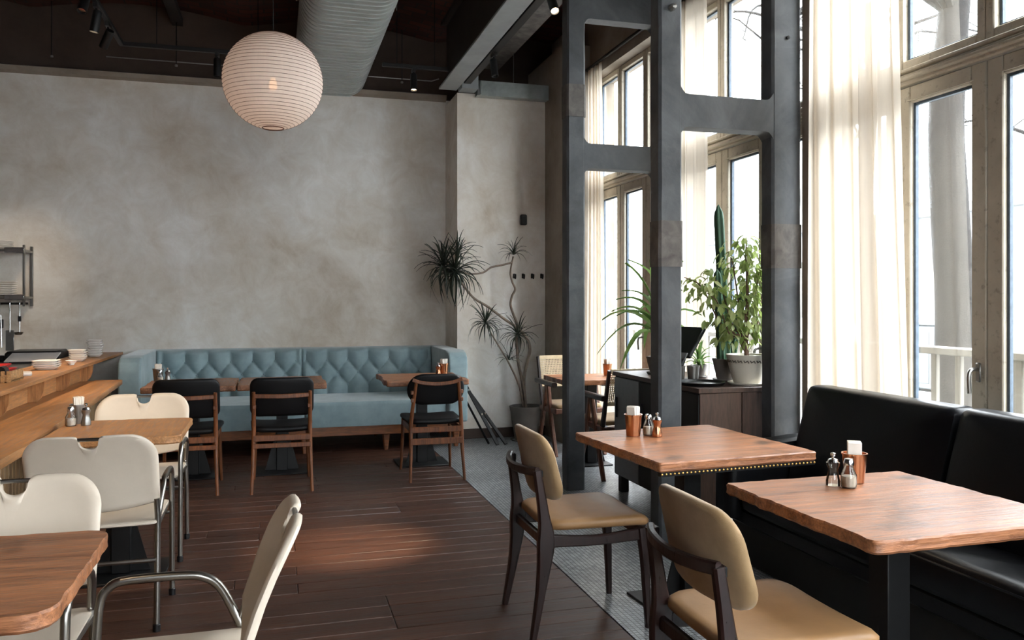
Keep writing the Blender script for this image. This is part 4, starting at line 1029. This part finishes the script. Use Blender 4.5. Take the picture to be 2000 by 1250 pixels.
# ------------------------------------------------------------------ outside
struct(MB().b2(-20, 40, -30, 40, -.4, -.15).build('ground_outside', 'pale_street', None, False))
t = thing('terrace_railing', 'pale terrace railing with upright balusters outside the windows', 'railing')
MB().b2(4.36, 4.50, .5, 13, 1.04, 1.09, .006).build('top_rail', 'rail_paint', t); MB().b2(4.40, 4.46, .5, 13, .02, .08, .006).build('bottom_rail', 'rail_paint', t)
bl = MB().box((0,0,.56), (.035, .05, .97), .004).mesh('baluster', 'rail_paint')
for k in range(58): link('baluster', bl, t, (4.43, .7+k*.21, 0))
for y in (.6, 4.0, 8.0, 12.0): MB().b2(4.38, 4.48, y-.05, y+.05, -.1, 1.05, .006).build('post', 'rail_paint', t)
def tree(x, y, r, h, label, seed, br):
    rnd = random.Random(seed); t = thing('street_tree', label, 'tree', (x, y, -.1), 0, 'bare street trees')
    pts = spline([(0,0,0), (.03,.02,h*.25), (-.03,.05,h*.5), (.06,.02,h*.75), (.02,.0,h)], 8)
    m = MB(); rings = []
    n = len(pts)
    for i, p in enumerate(pts):
        rr = r*(1.25-.25*min(1, i/6))*(1-.55*(i/n)**2)
        rings.append([(p.x+rr*(1+.10*mnoise.noise((k*.9, p.z*2.2, seed)))*math.cos(2*PI*k/24), p.y+rr*(1+.10*mnoise.noise((k*.9, p.z*2.2, seed+5)))*math.sin(2*PI*k/24), p.z) for k in range(24)])
    m.rings(rings); m.build('trunk', 'tree_bark', t)
    for k in range(br):
        z = h*rnd.uniform(.55, 1); az = rnd.uniform(0, 2*PI); L = rnd.uniform(1.2, 2.8); b = pts[min(n-1, int(z/h*(n-1)))]
        st = [b, b+Vector((math.cos(az)*L*.4, math.sin(az)*L*.4, L*.28)), b+Vector((math.cos(az+.3)*L*.75, math.sin(az+.3)*L*.75, L*.4)), b+Vector((math.cos(az+.1)*L, math.sin(az+.1)*L, L*.3+rnd.uniform(-.5, .5)))]
        sp = spline(st, 5); bo = MB().tube(sp, [r*.3, .012], 7).build('branch', 'tree_bark', t)
        m = MB()
        for q in range(6):
            c = sp[rnd.randrange(4, len(sp))]; d = Vector((rnd.uniform(-1,1), rnd.uniform(-1,1), rnd.uniform(-.7,.8)))*.55
            m.tube([c, c+d*.5+Vector((0,0,.05)), c+d], [.011, .004], 5)
        m.build('twigs', 'tree_bark', bo)
tree(5.5, 5.62, .16, 6.0, 'thick bare street tree trunk outside the near window', 3, 9)
tree(9.5, 11.5, .15, 6.5, 'bare street tree farther away across the terrace', 6, 14)
tree(10.5, 8.6, .12, 6.2, 'slim bare street tree in front of the pale building', 9, 12)
t = thing('pale_building', 'pale building across the street with faint windows', 'building', (20, 14, -.1))
MB().b2(0, 6, -22, 22, 0, 4.2).build('wall', 'pale_facade', t, False)
MB().b2(-.3, 6.2, -22.2, 22.2, 4.2, 4.5, .02).build('roof_edge', 'pale_street', t)
for k in range(12):
    y = -20+k*3.4; w = MB().b2(-.05, .02, y, y+1.5, .9, 3.1, .01).build('window', 'rail_paint', t); MB().b2(-.07, -.04, y+.1, y+1.4, 1.0, 3.0).build('pane', 'facade_glass', w, False)
t = thing('utility_box', 'small grey utility box on the street beside the tree', 'box', (11.0, 11.9, -.1))
MB().b2(-.25, .25, -.45, .45, 0, 1.1, .02).build('housing', 'grey_box', t); MB().b2(-.28, .28, -.48, .48, 1.1, 1.16, .01).build('lid', 'grey_box', t); MB().b2(-.262, -.25, -.38, .38, .1, 1.0, .004).build('door', 'grey_box', t)
